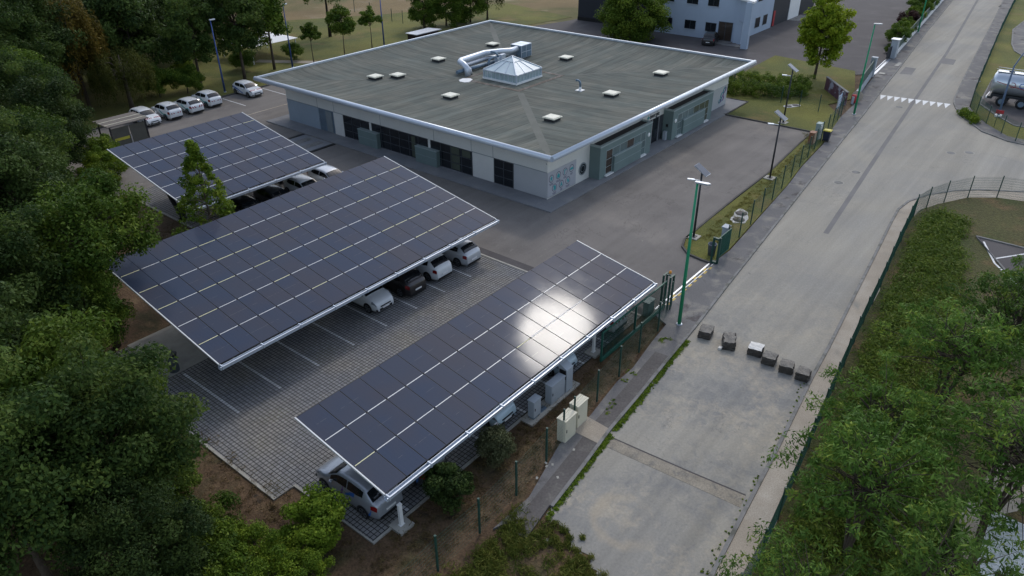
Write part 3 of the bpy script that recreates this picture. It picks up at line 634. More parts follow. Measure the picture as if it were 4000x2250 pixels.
bay(7.7, 16.25, 8.62, 15.22, 9.72, 14.25, 15.8, ((8.62, 9.62, 'win_brown'), (9.62, 11.9, 'teal_glass'), (11.9, 13.2, 'win_brown'), (13.2, 15.22, 'teal_glass')))
bay(20.36, 28.85, 21.3, 27.9, 22.3, 26.9, 20.88, ((21.3, 24.5, 'teal_glass'), (24.5, 27.9, 'win_green')))
# entrance between the bays
b = MB(); b.box(16.27, 20.34, Y0-.01, Y0+.05, .1, 2.52); e = b.build('entrance_door', 'frame_dark', off, world=True)
b = MB(); b.box(16.4, 18.1, Y0-.018, Y0-.0105, .15, 2.47); b.box(18.25, 19.35, Y0-.018, Y0-.0105, .15, 2.47); b.build('pane', 'win', e, world=True)
b = MB()
for x in (18.17, 19.45, 17.2): b.box(x-.045, x+.045, Y0-.06, Y0-.019, .1, 2.5)
b.box(16.4, 17.15, Y0-.04, Y0-.0185, 1.25, 1.35); b.build('door_frame', 'alu', e, world=True)
b = MB(); b.box(20.0, 20.32, 1.0, 1.3, .1, .95); b.build('letter_stand', 'cab_grey', off, world=True)
b = MB(); b.box(20.30, 20.35, 1.0, 1.2, 1.35, 1.6); b.build('intercom', 'black', off, world=True)
mw = Matrix.Translation((18.55, Y0-.03, 2.86)) @ Matrix.Rotation(R_(90), 4, 'X')
t = text_mesh('énergie', .62, .012, 'hall_dark', 'sign_lettering', off, Matrix.Translation((0, 0, -.1)) @ mw)
t['label'] = 'dark lettering reading energie above the entrance door'
b = MB()
for (dx, dz) in ((0, 0), (.12, -.1)):
    b.bar((17.2+dx, Y0-.03, 2.78+dz), (17.42+dx, Y0-.03, 2.98+dz), .03, .07)
b.build('sign_emblem', 'sign_teal', off, world=True)
# big looping emblem on the far end of the right facade
b = MB(); c = MB(); yy = Y0-.045
def loop(cx, cz, w_, h_):
    return [(cx+w_*math.cos(t)*.6+h_*math.sin(t)*.45, yy, cz+h_*math.sin(t)) for t in [2*math.pi*q/18 for q in range(19)]]
for (cx, cz, w_, h_) in ((33.95, 1.82, .42, .30), (33.45, 1.38, .50, .28), (33.62, .96, .45, .26), (33.05, .78, .36, .2)):
    P_ = loop(cx, cz, w_, h_)
    b.tube([P_[q] for q in range(5, 15)], .032, 6, cap=True); c.tube([P_[q % 18] for q in range(14, 24)], .032, 6, cap=True)
b.build('wall_emblem', 'sign_teal', off, world=True); c.build('wall_emblem', 'deco_purple', off, world=True)
b = MB(); b.box(X0-.012, X0-.0, 1.66, 1.72, 3.05, 3.12); b.build('camera_box', 'black', off, world=True)

# roof: dished felt with flared edges
ROOF = []
def roof_z(d): # height by distance from the eave
    return 4.50-.34*(1-math.exp(-d/1.0))-.40*min(1, d/14.5)**.9
def roof_quad(side, mname):
    b = MB(); ds = [.15, .35, .6, .9, 1.3, 1.8, 2.5, 3.5, 5, 7, 9.5, 12, 14.5, 18.55]
    for a, c in zip(ds, ds[1:]):
        def cor(d):
            return {'f': ((EX0+d, EY0+d), (EX1-d, EY0+d)), 'r': ((EX1-d, EY0+d), (EX1-d, EY1-d)), 'b': ((EX1-d, EY1-d), (EX0+d, EY1-d)), 'l': ((EX0+d, EY1-d), (EX0+d, EY0+d))}[side]
        (p, q), (u, v) = cor(a), cor(c); N = 6
        for k in range(N):
            f = lambda A, B, t: (A[0]+(B[0]-A[0])*t, A[1]+(B[1]-A[1])*t)
            p0, p1, p2, p3 = f(p, q, k/N), f(p, q, (k+1)/N), f(u, v, (k+1)/N), f(u, v, k/N)
            b.face([(*p0, roof_z(a)), (*p1, roof_z(a)), (*p2, roof_z(c)), (*p3, roof_z(c))], 0, True)
    return b
b = MB(); rid = []
for sd, mi in (('f', 0), ('r', 1), ('b', 0), ('l', 1)):
    q = roof_quad(sd, None); i = len(b.v); b.v += q.v; b.f += [tuple(a+i for a in f_) for f_ in q.f]; b.mi += [mi]*len(q.f); b.sm += q.sm
roof = b.build('roof', ['roof_x', 'roof_y'], off, world=True)
b = MB(); so = [(EX0, EY0), (EX1, EY0), (EX1, EY1), (EX0, EY1)]; si = [(X0-.02, Y0-.02), (X1+.02, Y0-.02), (X1+.02, Y1+.02), (X0-.02, Y1+.02)]
for k in range(4):
    k2 = (k+1) % 4; b.face([(*so[k], 4.3), (*si[k], 3.74), (*si[k2], 3.74), (*so[k2], 4.3)])
b.build('soffit', 'white_wall', roof, world=True)
b = MB()
rim = [(EX0, EY0), (EX1, EY0), (EX1, EY1), (EX0, EY1)]
for k in range(2):
    pass
# front two sides carry a fat tube, the back two a slim flashing
b.tube([(EX0, EY1+.1, 4.45), (EX0, EY0+.0, 4.45)], .23, 16, cap=True); b.tube([(EX0, EY0, 4.45), (EX1+.1, EY0, 4.45)], .23, 16, cap=True)
b.tube([(EX0, EY0+.001, 4.45), (EX0, EY0-.001, 4.45)], .228, 16); b.build('eave_tube', 'alu_paint', off, world=True)
b = MB(); b.box(EX0, EX1, EY1-.12, EY1+.12, 4.25, 4.62); b.box(EX1-.12, EX1+.12, EY0+.15, EY1+.12, 4.25, 4.621); b.build('eave_flashing', 'alu_paint', off, world=True)
# hip strips
for (sx, sy) in ((0, 0), (1, 0), (0, 1), (1, 1)):
    b = MB(); ds = [.4, .9, 1.6, 2.6, 4, 7, 10, 14.2]
    for a, c in zip(ds, ds[1:]):
        w_ = .34 if (sx, sy) in ((0, 0), (1, 1)) else .12
        pt = lambda d, o: ((EX0+d if sx == 0 else EX1-d)+o*(1 if sy == sx else 1)*.7, (EY0+d if sy == 0 else EY1-d)+o*(-1 if sx == sy else 1)*.7, roof_z(d)+.012)
        b.face([pt(a, -w_), pt(a, w_), pt(c, w_), pt(c, -w_)][::1 if (sx+sy) % 2 == 0 else -1])
    b.build('hip_strip', 'felt_hip', roof, world=True)
# stained gutter band round the roof lantern
b = MB(); LX0, LX1, LY0, LY1 = 16.1, 20.3, 16.2, 20.6; zr = roof_z(14.5)+.006
b.box(14.35, 22.15, 14.5, 14.95, zr-.1, zr+.014); b.box(14.35, 14.8, 14.96, 22.3, zr-.1, zr+.016); b.box(21.7, 22.15, 14.96, 22.3, zr-.1, zr+.016); b.box(14.81, 21.69, 21.9, 22.3, zr-.1, zr+.014)
b.build('roof_gutter', 'felt_stain', roof, world=True)
zl = roof_z(16.3)
b = MB(); b.box(LX0-.08, LX1+.08, LY0-.08, LY1+.08, zl-.05, zl+.17); lan = b.build('roof_lantern', 'white', roof, world=True)
b = MB(); b.box(LX0+.05, LX1-.05, LY0+.05, LY1-.05, zl+.17, zl+.86); b.build('side_glazing', 'lantern_side', lan, world=True)
b = MB(); zt_ = zl+.86; ap = ((LX0+LX1)/2, (LY0+LY1)/2, zl+2.2)
b.box(LX0-.06, LX1+.06, LY0-.06, LY0+.06, zt_, zt_+.1); b.box(LX0-.06, LX1+.06, LY1-.06, LY1+.06, zt_, zt_+.1); b.box(LX0-.06, LX0+.06, LY0+.06, LY1-.06, zt_, zt_+.1); b.box(LX1-.06, LX1+.06, LY0+.06, LY1-.06, zt_, zt_+.1)
for k in range(9):
    t = k/8; w_ = .07 if k % 8 == 0 else .028
    x = LX0+(LX1-LX0)*t; y = LY0+(LY1-LY0)*t
    b.box(x-w_, x+w_, LY0, LY0+.05-.002, zl+.17, zt_); b.box(LX0, LX0+.05-.002, y-w_, y+w_, zl+.17, zt_); b.box(x-w_, x+w_, LY1-.048, LY1, zl+.17, zt_); b.box(LX1-.048, LX1, y-w_, y+w_, zl+.17, zt_)
cs = [(LX0, LY0), (LX1, LY0), (LX1, LY1), (LX0, LY1)]
for k in range(4):
    A, B = cs[k], cs[(k+1) % 4]; a0 = (*A, zt_+.12); ap0 = (ap[0], ap[1], ap[2]+.03); b.bar(a0, ap0, .12, .08)
    lerp = lambda P_, Q_, t: tuple(P_[i]+(Q_[i]-P_[i])*t for i in range(3))
    A3, B3 = (*A, zt_+.12), (*B, zt_+.12)
    u0, u1 = lerp(A3, ap0, .66), lerp(B3, ap0, .66); b.bar(u0, u1, .07, .05)
    for t in (1/3, 2/3): b.bar(lerp(A3, B3, t), lerp(u0, u1, t), .07, .05)
b.build('lantern_frame', 'alu_paint', lan, world=True)
b = MB()
for k in range(4):
    A, B = cs[k], cs[(k+1) % 4]; b.face([(*A, zt_+.09), (*B, zt_+.09), ap])
b.build('lantern_glazing', 'lantern_glass', lan, world=True)
for (x, y) in ((27.57, 29.05), (18.13, 29.08), (8.62, 29.04), (10.54, 27.71), (8.31, 18.07), (27.5, 18.12), (27.7, 6.13), (18.09, 6.14), (8.57, 6.19)):
    d = min(x-EX0, EX1-x, y-EY0, EY1-y); z = roof_z(d)
    b = MB(); b.box(x-.52, x+.52, y-.52, y+.52, z-.05, z+.26); q = b.build('skylight', 'felt_dark', roof, world=True)
    b = MB(); b.box(x-.64, x+.64, y-.64, y+.64, z+.26, z+.33); b.box(x-.54, x+.54, y-.54, y+.54, z+.33, z+.37); b.build('skylight_dome', 'skydome', q, world=True) if 'skydome' in M else None

# rooftop equipment standing on the roof
zr = roof_z(13)
ah = thing('air_handling_unit', 'blue grey air handling unit with silver ducts on the roof behind the glass lantern', 'ventilation unit', (25.5, 22.9, zr))
b = MB(); b.box(24.75, 26.6, 22.4, 23.9, zr+.15, zr+1.45); b.build('casing', 'zinc_dark', ah, world=True)
b = MB(); b.box(24.72, 25.6, 22.37, 23.93, zr+1.452, zr+1.52); b.box(25.64, 26.63, 22.37, 23.93, zr+1.452, zr+1.53)
for x in (24.74, 25.62, 26.58): b.box(x-.03, x+.03, 22.36, 22.398, zr+.15, zr+1.45)
b.box(24.77, 26.55, 22.362, 22.398, zr+.75, zr+.8); b.build('casing_frame', 'alu_paint', ah, world=True)
for y_ in (22.5, 23.6):
    b = MB(); b.box(24.8, 26.5, y_, y_+.1, zr, zr+.149); b.build('skid', 'galv', ah, world=True)
b = MB(); b.tube([(24.8, 22.95, zr+1.15), (23.4, 22.95, zr+1.15), (22.4, 23.5, zr+1.2), (20.6, 24.4, zr+1.2), (16.7, 24.3, zr+1.15), (16.2, 24.0, zr+1.15), (16.0, 23.2, zr+1.0), (15.9, 22.75, zr+.75), (15.85, 22.6, zr-.05)], .31, 14)
b.build('duct', 'alu_paint', ah, world=True)
b = MB(); b.tube([(24.8, 23.3, zr+.55), (22.4, 23.9, zr+.55), (20.6, 24.3, zr+.6), (17.0, 24.1, zr+.6), (16.5, 23.6, zr+.6), (16.45, 22.9, zr+.45), (16.4, 22.75, zr-.05)], .26, 14)
b.build('duct', 'galv', ah, world=True)
b = MB(); b.tube([(22.0, 23.4, zr+.3), (15.2, 23.55, zr+.3)], .2, 14); b.build('duct', 'zinc_dark', ah, world=True)
b = MB(); b.tube([(26.5, 23.2, zr+.8), (27.2, 23.2, zr+1.0)], .2, 12); b.build('duct', 'alu_paint', ah, world=True)
b = MB(); b.tube([(19.7, 23.0, zr-.02), (19.7, 23.0, zr+.5), (19.9, 22.98, zr+.85), (20.4, 22.95, zr+1.0), (20.9, 22.92, zr+.95)], .13, 10)
b.tube([(20.6, 23.4, zr+1.45), (21.0, 23.2, zr+1.4), (21.25, 23.0, zr+1.1), (21.3, 22.95, zr+.8)], .13, 10); b.build('duct', 'zinc_dark', ah, world=True)
b = MB(); b.box(20.85, 21.6, 22.6, 23.1, zr+.2, zr+.85); b.box(21.3, 22.0, 22.45, 22.8, zr+.3, zr+1.15); b.build('fan_box', 'alu_paint', ah, world=True)
z = roof_z(10.1)
vp = thing('roof_vent_pipe', 'bent blue grey vent pipe rising from a white base plate on the roof', 'vent pipe', (18.1, 9.77, z))
b = MB(); b.box(17.75, 18.45, 9.42, 10.12, z-.02, z+.05); b.lathe([(.13, .05), (.12, .35)], (18.1, 9.77, z), 14); b.build('base_plate', 'white', vp, world=True)
b = MB(); b.tube([(18.1, 9.77, z+.3), (18.1, 9.77, z+.7), (18.07, 9.85, z+.9), (17.95, 9.98, z+1.0), (17.8, 10.12, z+1.0)], .105, 10); b.build('pipe', 'zinc_dark', vp, world=True)
b = MB(); zz = roof_z(14.2); b.prism([(13.6, 21.0), (14.0, 20.75), (14.9, 21.1), (15.1, 21.6), (14.6, 22.2), (13.9, 22.1), (13.5, 21.6)], zz, zz+.05, 0)
tag(b.build('insulation_sheet', 'white', loc=(14.3, 21.5, zz), world=True), 'scuffed white sheet lying flat on the roof below the silver ducts', 'sheet')

# ------------------------------------------------------------------ solar carports
def carport(label, xa, ncol, nrow, yl, zl, pitch, hide, posts):
    a = R_(10.4); ca, sa = math.cos(a), math.sin(a); ph = 1.845; pw = 1.145
    L = ncol*pitch; root = thing('solar_carport', label, 'solar carport', (xa+L/2, yl, 0), 0, 'solar carports over the parking bays')
    def Q(x, s, h=0): return (x, yl+s*ca-h*sa, zl+s*sa+h*ca)
    me = None; stuff = MB()
    rng = random.Random(int(xa*10)+nrow)
    for r in range(nrow):
        for c in range(ncol):
            x = xa+(c+.5)*pitch; s = (r+.5)*ph
            if (c, r) in hide:
                P_ = [Q(x+dx, s+ds, h) for h in (-.02, .02) for dx, ds in ((-pw/2, -.9), (pw/2, -.9), (pw/2, .9), (-pw/2, .9))]
                i = len(stuff.v); stuff.v += P_
                for q in ((0, 3, 2, 1), (4, 5, 6, 7), (0, 1, 5, 4), (1, 2, 6, 5), (2, 3, 7, 6), (3, 0, 4, 7)): stuff.f.append(tuple(i+k for k in q)); stuff.mi.append(0); stuff.sm.append(False)
                continue
            if me is None:
                b = MB(); b.box(-pw/2, pw/2, -.9, .9, -.02, .02, 1); b.box(-pw/2+.012, pw/2-.012, -.888, .888, .015, .0225, 0)
                o = b.build('solar_panel', ['cells', 'steel_dark'], root); me = o.data
            else: o = link('solar_panel', me, root)
            p = Q(x, s); o.location = (p[0]-root.location.x, p[1]-yl, p[2])
            o.rotation_euler = (a+rng.gauss(0, .0022), rng.gauss(0, .0022), 0)
    if stuff.v: tag(stuff.build('solar_panel', 'cells', root, world=True), kind='stuff')
    # rails in the row gaps; pale and straw tones paint the reflected sky
    for r in range(1, nrow):
        b = MB()
        for c in range(ncol):
            x = xa+c*pitch
            yw = rng.random() < (.32 if nrow == 6 and ncol == 18 else .05)
            b.bar(Q(x+.06, r*ph, .012), Q(x+pitch-.06, r*ph, .012), .036, .03, 1 if yw else 0, up=(0, -sa, ca))
        b.build('panel_rail', ['rail_white', 'rail_sky_yellow'], root, world=True)
    b = MB(); b.bar(Q(xa-.045, 0), Q(xa-.045, nrow*ph), .06, .09, 0, (0, -sa, ca)); b.build('edge_trim', 'rail_white', root, world=True)
    b = MB(); b.bar(Q(xa+L+.045, 0), Q(xa+L+.045, nrow*ph), .05, .07, 0, (0, -sa, ca)); b.build('edge_trim', 'rail_white', root, world=True)
    b = MB(); gy = -.11
    for (s0, h0, s1, h1) in ((-.22, -.02, -.24, -.16), (-.24, -.16, -.05, -.19), (-.05, -.19, -.02, -.06)):
        b.bar(Q(xa-.12, (s0+s1)/2, (h0+h1)/2), Q(xa+L+.12, (s0+s1)/2, (h0+h1)/2), .02 if s0 != -.24 else .2, .15 if s0 != -.24 else .02, 0, (0, -sa, ca))
    b.bar(Q(xa-.12, -.22, .0), Q(xa+L+.12, -.22, .0), .05, .02, 0, (0, -sa, ca))
    for c in range(0, ncol+1, 2): b.box(xa+c*pitch-.03, xa+c*pitch+.03, yl-.27, yl-.02, zl-.2, zl+.005)
    b.build('gutter', 'alu_paint', root, world=True)
    b = MB(); ns = nrow*2
    for q in range(ns):
        s = (q+.5)*nrow*ph/ns; b.bar(Q(xa+.3 if q % 2 == 0 else xa+.08, s, -.13), Q(xa+L-.2, s, -.13), .07, .2, 0, (0, -sa, ca))
    b.build('purlin', 'steel_dark', root, world=True)
    for x in posts['x']:
        b = MB(); b.bar(Q(x, .2, -.36), Q(x, nrow*ph-.2, -.36), .18, .26, 0, (0, -sa, ca)); b.build('rafter', 'galv', root, world=True)
        for (yb, st) in posts['y']:
            b = MB(); b.bar((x, yb, .0), Q(x, st, -.45), .3, .22, 0, (1, 0, 0)); b.box(x-.25, x+.25, yb-.22, yb+.22, .0, .06); b.build('post', posts.get('m', 'galv'), root, world=True)
    return root
carport('front solar carport with three panel rows and bright glare beside the green sliding gate', -29.35, 18, 3, -13.5, 2.42, 1.1667, set(), dict(x=(-27.6, -22.6, -17.6, -12.6, -9.2), y=((-9.6, 3.0),)))
carport('largest solar carport in the middle with six rows of panels over parked hatchbacks', -28.73, 18, 6, -1.0, 2.6, 1.1667, {(c, 5) for c in range(5)} | {(c, 4) for c in range(3)}, dict(x=(-26.4, -21.3, -16.3, -11.3), y=((3.3, 3.6), (3.3, 7.0))))
carport('far solar carport with six rows of bluish panels behind the slender yellow green tree', -19.75, 10, 6, 17.05, 2.6, 1.18, set(), dict(x=(-18.3, -13.6, -9.2), y=((21.6, 3.2), (21.6, 7.2)), m='steel_dark'))

# ------------------------------------------------------------------ cars
class Body:
    """hatchback surface: x forward, section parameter s from sill (0) to roof centre (7)"""
    def __init__(s, L=4.05, Wd=1.74, H=1.48, hood=1.0, suv=0):
        k = L/4.05; h = H/1.48
        s.L, s.W, s.H = L, Wd, H
        s.top = [(-2.03*k, .50*h), (-2.025*k, .66*h), (-2.0*k, .86*h), (-1.93*k, .98*h), (-1.80*k, 1.06*h), (-1.58*k, 1.26*h), (-1.36*k, 1.42*h), (-1.0*k, 1.46*h), (-.4*k, 1.48*h), (.1*k, 1.46*h), (.42*k, 1.41*h), (.75*k, 1.22*h), (1.02*k, 1.03*h), (1.12*k, .985*h*hood), (1.4*k, .93*h*hood), (1.7*k, .85*h*hood), (1.88*k, .76*h*hood), (1.98*k, .64*h), (2.02*k, .52*h), (2.03*k, .44*h)]
        s.zb = .93*h; s.k = k; s.z0 = .2
    def topz(s, x):
        T = s.top
        for a, c in zip(T, T[1:]):
            if x <= c[0]: t = (x-a[0])/(c[0]-a[0]); return a[1]+(c[1]-a[1])*max(0, t)
        return T[-1][1]
    def sec(s, x):
        t = abs(x)/(2.03*s.k); w = s.W/2*(1-.20*max(0, (t-.60)/.40)**2.2-.02*t); tz = s.topz(x); zb = min(s.zb+.05*(-x/2), tz-.03)
        lo = s.z0 if t < .97 else .26
        gh = max(0, tz-zb)
        if tz > s.zb+.12: wr = w*.955-.36*gh
        else: wr = w*.86
        wr = max(wr, .3)
        mid = min(.70, tz-.08)
        return [(w*.90, lo), (w*.985, lo+.12), (w, min(.52, tz-.12)), (w*.99, mid), (w*.955, zb), (wr, tz-.06*min(1, gh*3+.2)), (wr*.7, tz-.012), (0, tz)]
    def P(s, x, q, side=1, off=0):
        a = s.sec(x); i = min(int(q), 6); t = q-i; y = a[i][0]+(a[i+1][0]-a[i][0])*t; z = a[i][1]+(a[i+1][1]-a[i][1])*t
        if off:
            dy, dz = a[i+1][0]-a[i][0], a[i+1][1]-a[i][1]; l = math.hypot(dy, dz) or 1
            y += off*dz/l; z -= off*dy/l
            if q > 5: x += off*.6*(1 if x > 0 else -1)
        return Vector((x, side*y, z))
    def shell(s):
        b = MB(); xs = sorted(set([a[0] for a in s.top]+[-.7*s.k, 1.25*s.k, .9*s.k, .6*s.k, -1.7*s.k, -1.25*s.k])); N = 14
        for x in xs:
            a = s.sec(x); ring = [(x, y, z) for (y, z) in a]+[(x, -y, z) for (y, z) in a[-2::-1]]; b.v += ring
        n = 15
        for k in range(len(xs)-1):
            for q in range(n-1): b.f.append((k*n+q, k*n+q+1, (k+1)*n+q+1, (k+1)*n+q)[::-1]); b.mi.append(0); b.sm.append(True)
            b.f.append((k*n+n-1, k*n, (k+1)*n, (k+1)*n+n-1)[::-1]); b.mi.append(0); b.sm.append(False)
        b.f.append(tuple(range(n))); b.mi.append(0); b.sm.append(False)
        b.f.append(tuple((len(xs)-1)*n+q for q in range(n))[::-1]); b.mi.append(0); b.sm.append(False)
        return b
    def patch(s, b, x0, x1, q0, q1, side, m=0, off=.016, nx=5, nq=3, f0=None, f1=None):
        for i in range(nx):
            for j in range(nq):
                c = []
                for (u, v) in ((i, j), (i+1, j), (i+1, j+1), (i, j+1)):
                    x = x0+(x1-x0)*u/nx; a0 = q0 if f0 is None else f0(u/nx); a1 = q1 if f1 is None else f1(u/nx)
                    c.append(s.P(x, a0+(a1-a0)*v/nq, side, off))
                b.face(c if side < 0 else c[::-1], m, True)
    def swoosh(s, b, pts, w, side, m=0, off=.014):
        w *= 2.0; pts = [(pts[i][0]+(pts[i+1][0]-pts[i][0])*t/4, pts[i][1]+(pts[i+1][1]-pts[i][1])*t/4) for i in range(len(pts)-1) for t in range(4)]+[pts[-1]]
        for (x0, q0), (x1, q1) in zip(pts, pts[1:]):
            c = [s.P(x0, q0-w, side, off), s.P(x1, q1-w, side, off), s.P(x1, q1+w, side, off), s.P(x0, q0+w, side, off)]
            b.face(c, m)
PAINT = {}
def paint(name, c, rough=.32, metal=0.0):
    if name not in PAINT: PAINT[name] = mat('car paint '+name, c, rough, metal, .5, n1=(1.2, .03), n2=(9, .02), coat=.6)
    return PAINT[name]
def car(label, x, y, ang, pname, pc, metal=0.0, L=4.05, Wd=1.74, H=1.48, livery=None, group=None, hood=1.0, cat='car', roofm=None, z=.02, name='parked_car'):
    r = thing(name, label, cat, (x, y, z), R_(ang), group)
    B = Body(L, Wd, H, hood); k = B.k; pm = paint(pname, pc, .32, metal)
    B.shell().build('body', pm, r)
    b = MB()
    for sd in (1, -1): B.patch(b, .47*k, 1.03*k, 5.08, 7, sd)
    b.build('windscreen', 'carglass', r)
    b = MB()
    for sd in (1, -1): B.patch(b, -1.76*k, -1.38*k, 5.10, 7, sd)
    b.build('rear_window', 'carglass', r)
    for sd in (1, -1):
        b = MB(); B.patch(b, -.22*k, .80*k, 4.18, 4.88, sd, nx=7); b.build('side_window', 'carglass', r)
        b = MB(); B.patch(b, -1.22*k, -.28*k, 4.18, 4.88, sd, nx=6, f0=lambda t: 4.18+.35*max(0, .35-t)); b.build('side_window', 'carglass', r)
        b = MB(); B.patch(b, 1.60*k, 1.96*k, 2.9, 4.0, sd, f0=lambda t: 3.3-.5*t, f1=lambda t: 4.6-.9*t); b.build('headlight', 'lamp_glass', r)
        b = MB(); B.patch(b, -1.985*k, -1.70*k, 2.9, 4.0, sd, f0=lambda t: 2.95+.2*t, f1=lambda t: 4.0-.15*t); b.build('tail_light', 'tail_red', r)
        b = MB(); yy = Wd/2; b.lathe([(.03, -.09), (.085, -.05), (.085, .04), (.03, .07)], (.62*k, sd*(yy+.09), .99*H/1.48), 10, axis='y'); b.bar((.66*k, sd*(yy-.09), .96*H/1.48), (.63*k, sd*(yy+.05), .98*H/1.48), .06, .05); b.build('mirror', pm, r)
        for wx in (1.24*k, -1.24*k):
            wr = .315*H/1.48*(1.0 if H < 1.55 else 1.02); ww = B.sec(wx)[2][0]
            b = MB(); disc_c = (wx, sd*(ww+.004), wr)
            for q in range(18):
                a0, a1 = 2*math.pi*q/18, 2*math.pi*(q+1)/18
                z_ = lambda rr, a: (wx+rr*math.cos(a), sd*(ww+.006), max(.16, wr+rr*math.sin(a)))
                fc = [z_(wr+.055, a0), z_(wr+.055, a1), (wx, sd*(ww+.006), wr)]; b.face(fc if sd < 0 else fc[::-1])
            b.build('wheel_arch', 'black', r)
            b = MB(); b.lathe([(wr-.06, -.1), (wr-.01, -.09), (wr, -.04), (wr, .04), (wr-.015, .09), (wr-.11, .105)] if sd > 0 else [(wr-.11, -.105), (wr-.015, -.09), (wr, -.04), (wr, .04), (wr-.01, .09), (wr-.06, .1)], (wx, sd*(ww-.085), wr), 22, axis='y'); t_ = b.build('wheel', 'rubber', r)
            b = MB(); yo = sd*(ww+.021)
            for q in range(5):
                a = 2*math.pi*q/5+.3; b.bar((wx, yo, wr), (wx+(wr-.1)*math.cos(a), yo, wr+(wr-.1)*math.sin(a)), .07, .03, 0, (0, 1, 0))
            for q in range(18):
                a0, a1 = 2*math.pi*q/18, 2*math.pi*(q+1)/18; c_ = lambda rr, a: (wx+rr*math.cos(a), yo, wr+rr*math.sin(a))
                fc = [c_(wr-.12, a0), c_(wr-.085, a0), c_(wr-.085, a1), c_(wr-.12, a1)]; b.face(fc if sd > 0 else fc[::-1])
            b.build('rim', 'rim', t_)
    xf = 2.035*k; b = MB(); b.box(xf-.05, xf+.012, -.5, .5, .28, .42); b.box(xf-.06, xf+.006, -.40, .40, .50, .57); b.box(xf-.09, xf-.005, -.72, -.56, .30, .40); b.box(xf-.09, xf-.005, .56, .72, .30, .40); b.build('grille', 'black', r)
    b = MB(); b.box(-xf-.014, -xf+.1, -.62, .62, .22, .36); b.build('rear_bumper', 'black', r)
    b = MB(); b.box(xf+.006, xf+.026, -.26, .26, .37, .48); b.build('number_plate', 'white', r)
    b = MB(); b.box(-xf-.022, -xf+.0, -.26, .26, .50, .60); b.build('number_plate', 'white', r)
    b = MB(); b.tube([(-.95*k, 0, H-.03), (-1.12*k, 0, H+.12)], .012, 5); b.build('aerial', 'black', r)
    if livery:
        for sd in (1, -1):
            for (pts, w, m) in livery['side']:
                b = MB(); B.swoosh(b, [(p[0]*k, p[1]) for p in pts], w, sd); b.build('livery_stripe', m, r)
        b = MB()
        for q in range(livery.get('chev', 0)):
            for sd in (1, -1):
                x0 = -1.99*k; y0 = .14+q*.26
                pts = [(y0, .72), (y0+.12, .72), (y0+.24, .92), (y0+.12, .92)]
                b.face([(-2.045*k+max(0, (p[1]-.80))*.62, sd*min(p[0], .74), p[1]) for p in (pts if sd < 0 else pts[::-1])], 0)
        if livery.get('chev'): b.build('rear_chevrons', 'deco_red', r)
        b = MB()
        for q in range(livery.get('front', 0)):
            for sd in (1, -1):
                y0 = .1+q*.17; c = []
                for (xx, yy) in ((1.62, y0), (1.62, y0+.09), (1.80, y0+.16), (1.80, y0+.07)):
                    c.append((xx*k, sd*yy, B.topz(xx*k)+.012))
                b.face(c if sd > 0 else c[::-1])
        if livery.get('front'): b.build('bonnet_chevrons', 'deco_red', r)
    return r
WHT = (.70, .72, .72)
SW_A = dict(side=[([(.55, 3.9), (.35, 2.9), (.05, 2.2), (-.4, 1.6), (-.95, 1.3)], .10, 'deco_navy'), ([(-.15, 4.0), (-.45, 3.4), (-.75, 2.9), (-1.05, 2.5), (-1.45, 2.9), (-1.62, 2.0)], .13, 'deco_teal')], chev=2)
SW_B = dict(side=[([(.3, 1.3), (-.15, 2.2), (-.55, 2.9), (-1.0, 3.3), (-1.5, 3.6), (-1.85, 3.6)], .16, 'deco_blue'), ([(-.5, 1.6), (-.9, 2.1), (-1.25, 3.1)], .12, 'deco_navy')], front=4)
G5 = 'white company cars with striped livery in the far lot'
car('white company hatchback with red bonnet stripes nosing out beside the wooden shelter', -8.0, 46.7, -90, 'white', WHT, livery=SW_B, group=G5, z=.012)
car('white company hatchback with turquoise side stripe, left of three parked tail out', -5.5, 46.9, 90, 'white', WHT, livery=SW_A, group=G5, z=.012, L=4.08, H=1.55)
car('white company hatchback with large red rear chevrons, middle of three parked tail out', -2.95, 47.0, 90, 'white', WHT, livery=dict(side=SW_A['side'], chev=3), group=G5, z=.012, H=1.46)
car('white company hatchback with turquoise side stripe, nearest the blue lamp post', -.35, 47.6, 90, 'white', WHT, livery=SW_A, group=G5, z=.012, L=4.08, H=1.55)
car('white company hatchback with blue side stripe parked alone on the right of the lot', 4.75, 47.3, -90, 'white', WHT, livery=SW_B, group=G5, z=.012)
G1 = 'cars under the far carport'
car('silver white estate poking out at the right end of the far carport', -6.95, 18.0, -90, 'silver white', (.55, .58, .61), .1, group=G1, L=4.3)
car('pale white hatchback second from the right under the far carport', -9.6, 17.8, -90, 'white', WHT, group=G1)
car('dark grey hatchback with a light roof under the far carport', -12.35, 17.9, -90, 'dark grey', (.05, .055, .06), .3, group=G1)
car('black car deep in the shade under the far carport beside the slender tree', -14.95, 18.0, -90, 'black', (.012, .013, .015), .2, group=G1)
G2 = 'cars under the middle carport'
car('silver grey hatchback parked tail out at the right end of the middle carport', -10.0, 1.05, 90, 'silver', (.50, .52, .54), .25, group=G2)
car('white hatchback parked tail out next to the silver one under the middle carport', -12.65, 1.25, 90, 'white', WHT, group=G2)
car('dark brown hatchback parked tail out between two white cars', -15.15, 1.25, 90, 'dark brown', (.030, .026, .026), .3, group=G2, H=1.5, L=4.2)
car('small white car facing out with dark grille under the middle carport', -17.7, 1.3, -90, 'white', WHT, group=G2, L=3.83, Wd=1.66, H=1.50)
G3 = 'cars under the front carport'
